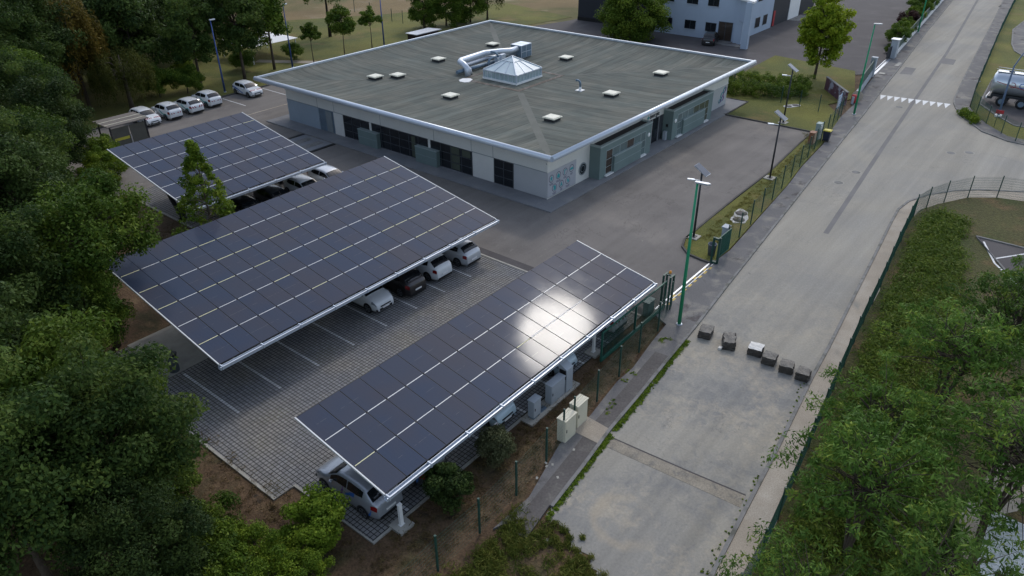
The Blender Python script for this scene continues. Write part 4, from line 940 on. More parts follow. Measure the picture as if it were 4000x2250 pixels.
car('grey car with blue and purple stripes at the near end of the front carport', -28.55, -10.65, 90, 'steel grey', (.36, .38, .41), .35, group=G3, L=4.1, H=1.5, livery=dict(side=[([(.15, 2.0), (.05, 3.0), (-.05, 3.9)], .25, 'deco_purple'), ([(-.2, 3.2), (-.5, 3.8), (-.75, 3.9)], .14, 'deco_blue'), ([(-1.55, 1.0), (-1.68, 2.0), (-1.72, 3.0)], .2, 'deco_blue')]))
car('dark car with blue stripes behind the dark round bush', -26.0, -10.9, 90, 'dark grey', (.05, .055, .06), .3, group=G3, livery=dict(side=[([(-1.5, 1.0), (-1.66, 2.2), (-1.7, 3.4)], .2, 'deco_blue')]))
car('pale blue electric hatchback facing out behind the olive shrub', -21.1, -10.9, -90, 'pale blue', (.50, .64, .70), .05, group=G3, L=4.08, H=1.55)
car('light steel blue hatchback facing out beside the tall charger', -15.9, -10.95, -90, 'steel blue', (.46, .58, .65), .05, group=G3, L=4.08, H=1.55)
car('white and red hatchback behind the bars of the sliding gate', -10.7, -10.9, 90, 'white', WHT, group=G3, livery=dict(side=[([(-1.3, 2.6), (-1.9, 2.6)], .9, 'deco_red')], chev=2))
car('black crossover parked by the blue grey building', 61.6, 16.4, 15, 'black', (.012, .013, .015), .2, L=4.45, Wd=1.84, H=1.66, z=.05)

# ------------------------------------------------------------------ lamps
def green_lamp(x, y, h, label, rot=0):
    r = thing('street_lamp', label, 'street lamp', (x, y, .08), rot, 'green street lamps along the road')
    b = MB(); b.tube([(0, 0, 0), (0, 0, h*.5), (0, 0, h)], [.115, .09, .06], 12); b.build('pole', 'green_pole', r)
    b = MB(); b.lathe([(.2, 0), (.2, .03), (.13, .05)], (0, 0, 0), 12); b.build('base_plate', 'galv', r)
    b = MB(); b.prism([(-.12, -.09), (.55, -.13), (.72, 0), (.55, .13), (-.12, .09)], h, h+.09); b.build('lamp_head', 'galv', r)
green_lamp(-8.01, -15.3, 8.9, 'tall bright green street lamp nearest the camera beside the stone blocks', R_(-80))
green_lamp(39.57, -10.69, 9.1, 'tall green street lamp beside the red barrel and give way triangles', R_(-60))
green_lamp(87.4, -5.5, 9.0, 'far green street lamp by the hedge wall at the top of the road', R_(-60))
def solar_lamp(x, y, h, label):
    r = thing('solar_lamp', label, 'street lamp', (x, y, .07), 0, 'solar lamps on dark poles in the grass strip')
    b = MB(); b.box(-.42, .42, -.42, .42, -.1, .06); b.build('foundation', 'concrete', r)
    b = MB(); b.box(-.2, .2, -.2, .2, .06, .09); b.tube([(0, 0, .09), (0, 0, h)], [.085, .065], 10); b.build('pole', 'steel_dark', r)
    b = MB(); b.bar((0, .48, h+.34), (0, -.48, h-.24), .7, .05, 0, (0, -.52, .85)); q = b.build('solar_module', 'galv', r)
    b = MB(); b.bar((0, .45, h+.36), (0, -.47, h-.205), .66, .012, 0, (0, -.52, .85)); b.build('module_glass', 'module', q)
    b = MB(); b.bar((0, 0, h-.75), (-.25, .5, h-.7), .05, .05); b.bar((-.2, .4, h-.70), (-.42, .82, h-.68), .22, .07); b.build('lamp_head', 'alu_paint', r)
solar_lamp(2.91, -10.7, 5.1, 'solar lamp on a dark pole at the rounded kerb corner near the gate')
solar_lamp(17.05, -10.65, 5.4, 'solar lamp on a dark pole, middle one of the three along the yard edge')
solar_lamp(32.28, -5.88, 5.5, 'solar lamp on a dark pole in the lawn in front of the hedge')
def blue_lamp(x, y, h, label):
    r = thing('lamp_post', label, 'lamp post', (x, y, .03), 0, 'blue lamp posts round the lawn')
    b = MB(); b.tube([(0, 0, 0), (0, 0, h*.45), (0, 0, h)], [.12, .085, .055], 10); b.build('pole', 'blue_pole', r)
    b = MB(); b.lathe([(.17, -.02), (.17, .05), (.12, .06)], (0, 0, 0), 10); b.build('base_plate', 'galv', r)
    b = MB(); b.prism([(-.1, -.12), (.5, -.16), (.62, 0), (.5, .16), (-.1, .12)], h, h+.1); b.build('lamp_head', 'alu_paint', r)
blue_lamp(3.59, 50.3, 8.1, 'blue lamp post at the kerb between the parked white cars')
blue_lamp(15.7, 53.6, 7.8, 'blue lamp post at the end of the garden path')
blue_lamp(31.8, 53.5, 8.2, 'blue lamp post beside the third young tree behind the roof')
blue_lamp(4.1, 75.4, 5.0, 'blue lamp post half hidden under the yellowing birch')
r = thing('lamp_post', 'bent blue grey lamp post on a white footing in front of the tanker', 'lamp post', (47.9, -22.7, .06))
b = MB(); b.tube([(0, 0, 0), (.3, .05, 2.6), (.65, .1, 5.0), (1.2, -.25, 6.2), (2.3, -1.3, 7.1), (3.0, -1.9, 7.25)], [.12, .1, .075, .06, .05, .045], 10); b.build('pole', 'bluegrey_pole', r)
b = MB(); b.box(-.3, .3, -.3, .3, -.02, .18); b.build('footing', 'white', r)
b = MB(); b.bar((2.9, -1.85, 7.25), (3.6, -2.4, 7.2), .25, .12); b.build('lamp_head', 'alu_paint', r)

# ------------------------------------------------------------------ fences and gates
def mesh_fence(label, pts, h, name='mesh_fence', dv=.1, dh=.2, wire=.0045, z=.05, closed=False, group=None, wallh=0):
    c = pts[0]; r = thing(name, label, 'fence', (c[0], c[1], z), 0, group)
    for p in pts:
        b = MB(); b.box(p[0]-.035, p[0]+.035, p[1]-.035, p[1]+.035, z, z+h+.03); b.box(p[0]-.045, p[0]+.045, p[1]-.045, p[1]+.045, z+h+.03, z+h+.06); b.build('post', 'green_dark', r, world=True)
    for a, c in zip(pts, pts[1:]):
        b = MB(); A = Vector((*a, 0)); C = Vector((*c, 0)); d = C-A; L = d.length; d.normalize(); k = int(L/dv)
        u = Vector((0, 0, 1)); sd = Vector((-d.y, d.x, 0))
        for q in range(1, k):
            p = A+d*(L*q/k); w = sd*(wire/2); e = d*(wire/2)
            for (m1, m2) in ((w, 0), (e, 0)):
                b.face([p-m1+u*(z+.06+wallh), p+m1+u*(z+.06+wallh), p+m1+u*(z+h-.03), p-m1+u*(z+h-.03)])
        zz = z+.06+wallh
        while zz < z+h:
            b.bar(A+u*zz, C+u*zz, wire, wire); zz += dh
        b.build('wire_panel', 'green_fence', r, world=True)
    return r
mesh_fence('green wire mesh fence along the soil strip from the bushes to the first gate', [(-36.8, -16.5), (-34.3, -16.45), (-31.9, -16.3), (-29.4, -16.21), (-27.0, -16.27), (-24.46, -16.16), (-21.98, -15.93), (-20.45, -15.79), (-19.4, -15.66), (-16.98, -15.41), (-14.53, -15.2), (-11.95, -14.9), (-9.42, -14.67), (-6.94, -14.1)], 1.95, dv=.1)
mesh_fence('green wire mesh fence along the grass strip between the gate and the far bins', [(2.36, -13.45), (4.86, -13.3), (7.39, -13.08), (10, -12.84), (12.69, -12.6), (15.51, -12.28), (18.31, -12.01), (21.13, -11.7), (23.87, -11.42), (26.4, -11.15), (28.9, -10.85), (31.4, -10.6), (33.9, -10.3), (36.4, -10.0), (38.3, -9.75)], 1.95, dv=.1)
mesh_fence('green wire mesh fence crossing the lawn beside the hedge', [(38.2, -7.4), (38.6, -5.2), (39.0, -3.0), (41.0, 3.5), (42.8, 6)], 1.75, dv=.1)
mesh_fence('curved teal green mesh fence between the sandy footpath and the embankment', [(-31.2, -26.05), (-28.7, -25.95), (-26.2, -25.9), (-23.7, -25.85), (-21.2, -25.75), (-18.7, -25.5), (-16.2, -25.25), (-13.7, -24.98), (-11.2, -24.72), (-8.7, -24.45), (-6.2, -24.2), (-3.7, -23.95), (-1.2, -23.72), (1.3, -23.52), (3.8, -23.3), (6.3, -23.05), (8.8, -22.8), (11.3, -22.6), (13.8, -22.35), (16.3, -22.2), (18.45, -22.6), (20.63, -23.4), (22.85, -24.66), (24.27, -26.48), (25.0, -29), (25.4, -31.5)], 1.8, dv=.06, wire=.009)
mesh_fence('dark green mesh fence bordering the grass beside the upper road', [(39.6, -27.5), (40.3, -25.4), (41.94, -23.94), (44.48, -22.2), (47.53, -20.74), (49.87, -19.74), (53, -19.35), (56, -19.05), (59, -18.74), (62.5, -18.4), (66, -18.1), (69, -17.8), (72.3, -17.47), (77, -17.05), (82, -16.55), (87, -16.1), (92, -15.6), (98, -15.1), (105, -14.5), (112, -13.9), (119, -13.3), (126, -12.75), (140, -11.4), (155, -9.9)], 1.8, dv=.07, wire=.009)
mesh_fence('thin dark wire fence across the dry meadow far behind the roof', [(46.8, 77.5), (46.74, 73.3), (45.6, 69.2), (44.76, 65.7), (44.69, 63.0)], 2.0, dv=.25)
# sliding gate
r = thing('sliding_gate', 'dark green barred sliding gate standing open behind the front carport', 'gate', (-10.5, -13.72, .02), 0, None)
z = .1; GX0, GX1, GY = -14.05, -6.95, -13.72
b = MB(); b.box(GX0, GX1, GY-.06, GY+.06, z, z+.24); b.build('bottom_beam', 'green_fence', r, world=True)
b = MB(); b.box(GX0, GX1, GY-.04, GY+.04, z+1.82, z+1.9); b.box(GX0, GX0+.08, GY-.05, GY+.05, z+.24, z+1.82); b.box(GX1-.08, GX1, GY-.05, GY+.05, z+.24, z+1.82); b.box(-10.5, -10.42, GY-.05, GY+.05, z+.24, z+1.82); b.build('gate_frame', 'green_fence', r, world=True)
n = 52
for q in range(1, n):
    x = GX0+(GX1-GX0)*q/n; b = MB(); b.box(x-.014, x+.014, GY-.014, GY+.014, z+.24, z+1.82); b.build('bar', 'green_dark', r, world=True)
r = thing('gate_portal', 'dark green guide posts of the sliding gate with an orange beacon on top', 'gate post', (-6.7, -13.7, .02))
for (x, y) in ((-7.0, -13.5), (-7.0, -13.95), (-6.55, -13.5), (-6.55, -13.95)):
    b = MB(); b.box(x-.05, x+.05, y-.05, y+.05, 0, 2.25); b.build('post', 'green_dark', r, world=True)
b = MB(); b.box(-7.05, -6.5, -13.55, -13.45, 2.25, 2.31); b.box(-7.05, -6.5, -14.0, -13.9, 2.25, 2.31); b.box(-6.8, -6.7, -13.9, -13.55, 2.255, 2.3); b.build('crossbar', 'green_dark', r, world=True)
b = MB(); b.lathe([(.03, 0), (.08, .02), (.085, .12), (.05, .19), (.01, .21)], (-6.6, -13.7, 2.3), 14); b.build('beacon', 'orange', r, world=True)
b = MB(); b.box(-8.4, -7.7, -13.4, -13.05, 0, .9); b.box(-8.45, -7.65, -13.45, -13.0, .9, .97); tag(b.build('gate_motor', ['green_box'], loc=(-8, -13.2, 0), world=True), 'grey green gate motor cabinet with pale lid behind the gate bars', 'gate motor')
r = thing('gate_leaf', 'short green mesh gate leaf and post frame at the rounded grass corner', 'gate', (1.2, -13.65, .05))
b = MB(); b.box(.05, .17, -13.46, -13.34, .05, 2.0); b.box(.15, .27, -13.86, -13.74, .05, 2.02); b.box(.07, .25, -13.74, -13.46, 1.85, 1.97); b.box(.07, .3, -13.76, -13.44, .05, .22); b.build('frame', 'green_dark', r, world=True)
b = MB(); b.box(.27, 2.2, -13.70, -13.66, .35, .42); b.box(.27, 2.2, -13.70, -13.66, 1.9, 1.97); b.box(2.13, 2.2, -13.7, -13.66, .42, 1.9); b.box(.27, .33, -13.7, -13.66, .42, 1.9); b.build('leaf_frame', 'green_fence', r, world=True)
b = MB()
for q in range(1, 36): x = .3+1.85*q/36; b.box(x-.008, x+.008, -13.69, -13.67, .42, 1.9)
for q in range(1, 8): zz = .42+1.48*q/8; b.box(.33, 2.13, -13.686, -13.676, zz-.006, zz+.006)
b.build('mesh', 'green_fence', r, world=True)
b = MB(); b.box(2.25, 2.75, -13.35, -13.0, .05, 1.75); b.box(2.2, 2.8, -13.4, -12.95, 1.752, 1.85); r = b.build('intercom_cabinet', ['cab_grey'], loc=(2.5, -13.2, .05), world=True); tag(r, 'pale grey cabinet with a white cap behind the short gate leaf', 'cabinet')
b = MB(); b.lathe([(.24, 0), (.29, .75), (.31, .78), (.31, .84), (.27, .84), (.25, .3)], (0, 0, 0), 18); r = b.build('litter_bin', 'grey_bin', loc=(1.2, -12.9, .07)); tag(r, 'grey round litter bin on bare soil inside the short gate leaf', 'bin')

# ------------------------------------------------------------------ cabinets, chargers, bins
def cabinet(name, label, x0, x1, y0, y1, h, m, z=.03, plinth=None, group=None, door='x', cat='cabinet', ridged=True):
    cx, cy = (x0+x1)/2, (y0+y1)/2; r = thing(name, label, cat, (cx, cy, z), 0, group)
    zb = z+(.1 if plinth else 0)
    if plinth: b = MB(); b.box(x0+.02, x1-.02, y0+.02, y1-.02, z, zb); b.build('plinth', plinth, r, world=True)
    b = MB(); b.box(x0, x1, y0, y1, zb, z+h-.07); b.build('body', m, r, world=True)
    b = MB(); b.prism([(x0-.03, y0-.03), (x1+.03, y0-.03), (x1+.03, y1+.03), (x0-.03, y1+.03)], z+h-.069, z+h-.02)
    if ridged: b.box(x0-.02, x1+.02, y0+.06, y0+.11, z+h-.0199, z+h); b.box(x0-.02, x1+.02, y1-.11, y1-.06, z+h-.0199, z+h)
    b.build('lid', m, r, world=True)
    b = MB(); b.box(x0+.04, x1-.04, y0-.012, y0-.001, zb+.06, z+h-.12); q = b.build('door', m, r, world=True)
    b = MB(); b.box(x0+.08, x0+.12, y0-.03, y0-.0125, z+h*.45, z+h*.58); b.build('handle', 'black', q, world=True)
    return r
cabinet('utility_cabinet', 'cream ribbed utility cabinet nearer the camera, against the fence', -20.5, -19.62, -15.92, -15.45, 1.38, 'cream', group='cream cabinets at the fence')
cabinet('utility_cabinet', 'cream utility cabinet with a dark lock on the gravel patch, farther of two', -19.3, -18.45, -15.78, -15.32, 1.42, 'cream', group='cream cabinets at the fence')
sl_ = MB(); sl_.prism([(-20.5, -13.98), (-16.3, -13.92), (-16.3, -13.2), (-20.5, -13.2)], 0, .09); q = sl_.build('cabinet_slab', 'concrete', loc=(-18.4, -13.6, 0), world=True); tag(q, 'long pale concrete slab carrying the grey cabinets beside the front carport', 'slab')
cabinet('electrical_cabinet', 'smaller light grey cabinet at the near end of the concrete slab', -20.12, -19.55, -13.78, -13.42, 1.12, 'cab_grey', .09, 'zinc_dark', 'light grey cabinets on the slab', ridged=False)
cabinet('electrical_cabinet', 'wider light grey cabinet beside the tall charger on the slab', -18.7, -17.55, -13.8, -13.42, 1.22, 'cab_grey', .09, 'galv', 'light grey cabinets on the slab', ridged=False)
b = MB(); b.box(-19.45, -18.95, -13.75, -13.45, .05, .098); tag(b.build('slab_hatch', 'zinc_dark', loc=(-19.2, -13.6, .09), world=True), 'dark hatch set in the slab between the two grey cabinets', 'hatch')
r = thing('fast_charger', 'tall grey charging cabinet with sloped top behind the wider cabinet', 'charger', (-17.1, -13.55, .09))
b = MB(); x0, x1, y0, y1 = -17.4, -16.85, -13.8, -13.3
b.face([(x0, y0, .09), (x1, y0, .09), (x1, y0, 1.5), (x0, y0, 1.5)]); b.face([(x0, y1, .09), (x0, y1, 1.75), (x1, y1, 1.75), (x1, y1, .09)]); b.face([(x0, y0, .09), (x0, y0, 1.5), (x0, y1, 1.75), (x0, y1, .09)]); b.face([(x1, y0, .09), (x1, y1, .09), (x1, y1, 1.75), (x1, y0, 1.5)]); b.face([(x0, y0, 1.5), (x1, y0, 1.5), (x1, y1, 1.75), (x0, y1, 1.75)])
b.build('body', 'cab_grey', r, world=True)
b = MB(); b.box(x0-.02, x0-.001, y0+.05, y1-.05, .9, 1.45); b.build('screen_panel', 'black', r, world=True)
b = MB(); b.tube([(x0-.02, -13.4, 1.3), (x0-.25, -13.35, .8), (x0-.15, -13.4, .3), (x0-.03, -13.45, .9)], .03, 6); b.build('cable', 'black', r, world=True)
def post_charger(x, y, label, pad=True):
    r = thing('charging_post', label, 'charging post', (x, y, .03), 0, 'slim white charging posts under the front carport')
    if pad: b = MB(); b.box(-.38, .38, -.38, .38, -.1, .08); b.build('pad', 'concrete', r)
    b = MB(); b.box(-.13, .13, -.09, .09, .08, .10); b.prism([(-.085, -.06), (.085, -.06), (.085, .06), (-.085, .06)], .10, 1.2); b.prism([(-.1, -.07), (.1, -.07), (.1, .07), (-.1, .07)], 1.2, 1.25); b.build('column', 'white', r)
    b = MB(); b.box(-.06, .06, .061, .075, .85, 1.1); b.build('socket', 'black', r)
post_charger(-28.7, -13.45, 'slim white charging post on a square pad behind the grey striped car')
post_charger(-22.5, -13.4, 'slim charging post between the pale blue hatchback and the olive shrub')
post_charger(-13.5, -12.9, 'slim charging post by the near end of the sliding gate')
b = MB(); b.lathe([(.27, 0), (.28, .9), (.31, .95), (.31, 1.02)], (0, 0, 0), 18); r = b.build('litter_bin', 'grey_bin', loc=(-28.95, 3.95, .05)); tag(r, 'grey cylindrical bin with a black bag rim at the corner of the concrete floor', 'bin')
b = MB(); b.lathe([(.33, 0), (.34, .08), (.29, .1), (.1, .06)], (-28.95, 3.95, 1.06), 18); b.build('bag_rim', 'black', r, world=True)
r = thing('wheelie_bin', 'navy wheeled bin with a yellow lid on the pavement beside the fence', 'wheelie bin', (29.35, -11.2, .085))
b = MB(); b.prism([(-.24, -.27), (.24, -.27), (.24, .27), (-.24, .27)], .08, .1); 
b.face([(-.22, -.24, .08), (.22, -.24, .08), (.29, -.33, 1.0), (-.29, -.33, 1.0)]); b.face([(.22, -.24, .08), (.22, .24, .08), (.29, .33, 1.0), (.29, -.33, 1.0)]); b.face([(.22, .24, .08), (-.22, .24, .08), (-.29, .33, 1.0), (.29, .33, 1.0)]); b.face([(-.22, .24, .08), (-.22, -.24, .08), (-.29, -.33, 1.0), (-.29, .33, 1.0)]); b.build('body', 'navy_bin', r)
b = MB(); b.prism([(-.33, -.36), (.33, -.36), (.33, .36), (-.33, .36)], 1.0, 1.07); b.box(-.25, .25, -.28, .28, 1.07, 1.1); b.build('lid', 'yellow_lid', r)
for y in (-.24, .24): b = MB(); b.lathe([(.1, -.03), (.1, .03)], (-.26, y, .1), 12, axis='y'); b.build('wheel', 'rubber', r)
cabinet('utility_box', 'brown box with a tan top at the fence corner of the yard', 27.5, 28.2, -10.6, -10.1, 1.15, 'brown_box', .07, None, None, cat='utility box', ridged=False).children[1].data.materials[0] = M['tan_top']
cabinet('utility_box', 'tall grey green utility box with a white cap next to the brown box', 29.1, 29.8, -10.55, -10.1, 1.6, 'green_box', .07, None, None, cat='utility box', ridged=False).children[1].data.materials[0] = M['white']
r = thing('lockers_sign', 'blue and white notice board on two posts behind the fence', 'notice board', (38.9, -9.2, .07))
b = MB(); b.box(37.9, 37.98, -9.3, -9.22, .07, 2.15); b.box(39.9, 39.98, -9.05, -8.97, .07, 2.15); b.build('post', 'galv', r, world=True)
b = MB(); b.bar((37.98, -9.25, 1.3), (39.9, -9.02, 1.3), .04, 1.3); b.build('board', 'signblue', r, world=True)
b = MB()
for (zz, t0, t1) in ((1.7, .1, .8), (1.4, .1, .65), (1.15, .1, .75), (.9, .1, .5)):
    b.bar((37.98+1.92*t0, -9.285+.23*t0, zz), (37.98+1.92*t1, -9.285+.23*t1, zz), .01, .1)
b.build('board_stripe', 'white', r, world=True)
for (x, y, a, lb, tn) in ((38.5, -4.45, -30, 'white oval concrete ring with two round manhole lids in the lawn', 1), (8.2, -11.9, 15, 'splashed white concrete collar round two manhole lids in the fence strip', 1.25)):
    r = thing('manhole_collar', lb, 'manhole', (x, y, .07), R_(a), 'white manhole collars in the grass')
    pts = []; rr = random.Random(int(x))
    for q in range(36):
        t = 2*math.pi*q/36; k = 1+(.10*math.sin(3*t+1)+.06*math.sin(7*t) if tn > 1 else 0); pts.append(((1.05*math.cos(t))*tn*k, (.55+.1*math.cos(2*t))*math.sin(t)*tn*k))
    b = MB(); b.prism(pts, -.05, .03); b.build('collar', 'collar', r)
    for sx in (-.48, .48): b = MB(); b.lathe([(.36*tn, 0), (.36*tn, .045), (.05, .05)], (sx*tn, 0, 0), 22); b.build('lid', 'trench', r)
b = MB(); b.lathe([(.2, 0), (.27, .12), (.3, .45), (.27, .8), (.2, .92)], (0, 0, 0), 16); tag(b.build('barrel', 'red', loc=(43.6, -9.35, .085)), 'red plastic barrel beside the green lamp on the upper pavement', 'barrel')
# low wall pieces round the neighbour's entrance
r = thing('garden_wall', 'low maroon and grey panelled wall at the lawn corner by the green lamp', 'wall', (45.8, -6.8, .05))
b = MB(); b.bar((42.3, -8.9, .75), (47.4, -5.0, .75), .18, 1.4); b.build('wall', 'maroon', r, world=True)
b = MB(); b.bar((42.25, -8.95, 1.48), (47.45, -4.95, 1.48), .28, .07); b.build('coping', 'kerb', r, world=True)
r = thing('entrance_wall', 'grey low wall with dark green screen panels beside the neighbour gateway', 'wall', (50, -8.1, .05))
b = MB(); b.bar((43.2, -9.35, .45), (56.3, -7.55, .45), .25, .8); b.build('wall', 'cab_grey', r, world=True)
b = MB(); b.bar((46.5, -8.9, 1.5), (56.3, -7.55, 1.5), .06, 1.3); b.build('screen', 'green_dark', r, world=True)
b = MB(); b.box(56.2, 56.7, -7.8, -7.2, .05, 2.3); b.box(56.15, 56.75, -7.85, -7.15, 2.302, 2.4); b.build('pillar', 'cab_grey', r, world=True)
r = thing('round_board', 'beige disc leaning against the wall behind the green lamp', 'disc', (43.9, -9.6, .09))
b = MB(); b.lathe([(.62, -.03), (.62, .03)], (0, 0, .65), 28, axis='y'); q = b.build('disc', 'gravel', r); r.rotation_euler = (R_(-12), 0, R_(-60))
r = thing('gate_pillar', 'grey gate pillar with a flat cap at the start of the hedge wall', 'pillar', (68, -6.9, .08))
b = MB(); b.box(67.6, 68.6, -7.3, -6.5, .08, 2.4); b.build('shaft', 'cab_grey', r, world=True)
b = MB(); b.box(67.5, 68.75, -7.45, -6.35, 2.402, 2.52); b.build('cap', 'galv', r, world=True)
b = MB(); b.bar((66.2, -6.6, .9), (67.5, -6.75, .9), .05, 1.5); b.build('wicket', 'steel_dark', r, world=True)
b = MB(); b.box(58.2, 59.0, -8.6, -7.9, .08, .13); b.box(63.6, 65.8, -8.85, -8.35, .08, .1); struct(b.build('pavement_plates', 'concrete'))
b = MB(); b.bar((57.5, -7.55, .09), (67, -6.9, .09), .3, .04); b.bar((57.5, -7.2, .09), (67, -6.55, .09), .1, .04); struct(b.build('gate_rail_bed', 'galv'))
r = thing('boundary_wall', 'low white wall topped with a dark green fence along the upper road', 'wall', (90, -4.6, .08))
b = MB(); b.bar((68.6, -7.0, .35), (150, .9, .35), .2, .6); b.build('wall', 'white', r, world=True)
b = MB(); b.bar((68.6, -6.95, 1.25), (150, .95, 1.25), .05, 1.2); b.build('screen', 'green_dark', r, world=True)
b = MB()
for (x, y) in ((62.4, -17.0), (63.2, -16.9)): pass
b.box(61.6, 62.1, -18.6, -17.2, .06, .09); b.box(119, 120.5, -12.2, -11.2, .06, .1); struct(b.build('kerb_ramp', 'kerb'))
# manhole rings in the road
for (x, y, lb) in ((23.1, -15.94, 'pale chalk ringed manhole in the road, farther of two beside the tar seam'), (19.8, -15.53, 'pale chalk ringed manhole in the road, nearer of two beside the tar seam'), (45.4, -13.7, 'round manhole just below the give way triangles'), (33.3, -21.3, 'round manhole in the mouth of the side road, left of two'), (34.4, -22.6, 'round manhole in the mouth of the side road, right of two')):
    b = MB(); b.lathe([(.34, -.05), (.34, .006)], (0, 0, 0), 22); r = b.build('manhole_cover', 'kerb', loc=(x, y, 0)); tag(r, lb, 'manhole', 'round manholes in the road')
    b = MB()
    for q in range(24):
        a0, a1 = 2*math.pi*q/24, 2*math.pi*(q+1)/24; b.face([(.40*math.cos(a0), .40*math.sin(a0), .005), (.44*math.cos(a0), .44*math.sin(a0), .005), (.44*math.cos(a1), .44*math.sin(a1), .005), (.40*math.cos(a1), .40*math.sin(a1), .005)])
    b.build('ring', 'concrete', r)
# stone blocks closing the road
def rough_block(label, x, y, a, sx, sy, sz, white=False, jag=.05, name='stone_block'):
    me = bpy.data.meshes.new(name); rr = np.random.RandomState(int(abs(x*100+y*37)))
    b = MB(); N = 5
    def pt(i, j, k):
        p = np.array([i/N-.5, j/N-.5, k/N]); e = np.array([sx, sy, sz]); return p*e
    idx = {}
    for face in range(6):
        for i in range(N):
            for j in range(N):
                c = []
                for (u, v) in ((i, j), (i+1, j), (i+1, j+1), (i, j+1)):
                    t = [(u, v, 0), (u, v, N), (u, 0, v), (u, N, v), (0, u, v), (N, u, v)][face]
                    if t not in idx:
                        q = pt(*t); 
                        if t[2] > 0: q = q+rr.normal(0, 1, 3)*jag*np.array([1, 1, .6])
                        ed = sum(1 for w_ in t if w_ in (0, N))
                        if ed >= 2: q = q*np.array([.95, .95, .97])
                        idx[t] = len(b.v); b.v.append(tuple(q))
                    c.append(idx[t])
                flip = face in (0, 3, 4); f_ = tuple(c[::-1] if flip else c)
                if face == 3 : f_ = tuple(c[::-1])
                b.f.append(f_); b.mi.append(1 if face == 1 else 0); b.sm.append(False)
    o = b.build(name, ['stone_shade_side', 'stone_white' if white else 'stone'], loc=(x, y, 0), rot=R_(a)); tag(o, label, 'stone block', 'stone blocks closing the road'); return o
rough_block('squared grey stone block at the left kerb, first of the row', -8.0, -17.0, 12, .92, .74, .48, jag=.02)
rough_block('long jagged grey rock, second of the row across the road', -8.1, -18.45, -65, .72, 1.15, .52, jag=.038)
rough_block('stone block with a white painted top in the row across the road', -7.9, -19.95, 10, .78, .78, .48, True, jag=.018)
rough_block('squared dark stone block just right of the white topped one', -8.25, -20.88, 8, .74, .72, .48, jag=.02)
rough_block('squared dark stone block, second from the right kerb', -8.4, -21.88, 12, .74, .72, .48, jag=.02)
rough_block('squared dark stone block touching the weeds at the right kerb', -8.5, -22.82, 5, .74, .68, .48, jag=.03)
b = MB(); rr = random.Random(3)
for (x, y) in ((-8.75, -18.25),): b.box(x-.12, x+.12, y-.09, y+.09, 0, .12)
tag(b.build('stone_chip', 'stone_white', loc=(-8.75, -18.25, 0), world=True), 'small pale stone chip at the foot of the jagged rock', 'stone')
# scraps of paper on the old pavement
for q, (x, y, a, lb) in enumerate(((-20.6, -16.5, 20, 'white paper scrap nearest the dark trench strip'), (-22.1, -16.0, 70, 'white paper scrap, upper one of the cluster on the pavement'), (-22.25, -16.15, 10, 'white paper scrap in the middle of the pavement cluster'), (-22.0, -16.3, 40, 'larger white paper scrap of the pavement cluster'), (-23.1, -16.25, 30, 'white paper scrap on its own near the fence foot'), (-22.5, -16.95, 50, 'white paper scrap near the kerb weeds'), (-25.5, -18.6, 20, 'white paper scrap on the rubble at the road end'))):
    b = MB(); b.box(-.075, .075, -.05, .05, 0, .008); tag(b.build('paper_scrap', 'concrete', loc=(x, y, .09 if x > -24.5 else .0), rot=R_(a)), lb, 'paper', 'white paper scraps')

# ------------------------------------------------------------------ smoking shelter, shed, tent roof, grey cabinet at the car park
r = thing('shelter', 'small wooden shelter with clear side panels behind the far carport', 'shelter', (-12.4, 42.0, .012))
for (x, y) in ((-14.2, 40.6), (-10.8, 40.6), (-14.2, 43.0), (-10.8, 43.0)):
    b = MB(); b.box(x-.06, x+.06, y-.06, y+.06, 0, 2.35); b.build('post', 'steel_dark', r, world=True)
b = MB(); b.box(-14.5, -10.5, 40.3, 43.3, 2.36, 2.44); b.build('roof', 'wood_grey', r, world=True)
b = MB(); b.box(-14.5, -10.5, 40.9, 41.0, 2.442, 2.48); b.box(-14.5, -10.5, 42.0, 42.1, 2.442, 2.48); b.build('roof_batten', 'cream', r, world=True)
b = MB(); b.box(-14.1, -12.5, 40.58, 40.62, .3, 2.1); b.box(-12.4, -10.9, 40.58, 40.62, .3, 2.1); b.build('side_panel', 'panel_glass', r, world=True)
b = MB(); b.box(-14.0, -12.6, 40.55, 40.575, .9, 1.15); b.build('notice', 'yellow_lid', r, world=True)
b = MB(); b.box(-12.5, -12.4, 40.52, 40.58, .1, 1.2); b.build('ashtray', 'alu', r, world=True)
r = thing('garden_shed', 'low dark shed with a flat grey roof beyond the far corner of the office', 'shed', (35, 49, .03))
b = MB(); b.box(33.1, 37.6, 48.0, 49.8, .03, 1.95); b.build('wall', 'wood_dark', r, world=True)
b = MB(); b.prism([(32.9, 47.75), (38.0, 47.7), (37.5, 49.95), (32.8, 49.9)], 1.96, 2.06); b.build('roof', 'galv', r, world=True)
r = thing('white_pavilion', 'white roofed pavilion half hidden behind the lawn trees', 'pavilion', (17, 62, .03))
for (x, y) in ((13.5, 59), (20.5, 59), (13.5, 66), (20.5, 66)):
    b = MB(); b.box(x-.06, x+.06, y-.06, y+.06, .03, 2.3); b.build('post', 'white', r, world=True)
b = MB(); c = [(13.2, 58.7), (20.8, 58.7), (20.8, 66.3), (13.2, 66.3)]
for k in range(4): b.face([(*c[k], 2.3), (*c[(k+1) % 4], 2.3), (17, 62.5, 3.3)])
b.face([(*p, 2.29) for p in c[::-1]]); b.build('roof', 'white', r, world=True)
cabinet('ticket_column', 'tall blue grey column with a white cap at the edge of the right car park', 15.8, 16.35, -30.4, -29.6, 2.0, 'villa_blue', .08, 'black', cat='cabinet', ridged=False).children[2].data.materials[0] = M['white']

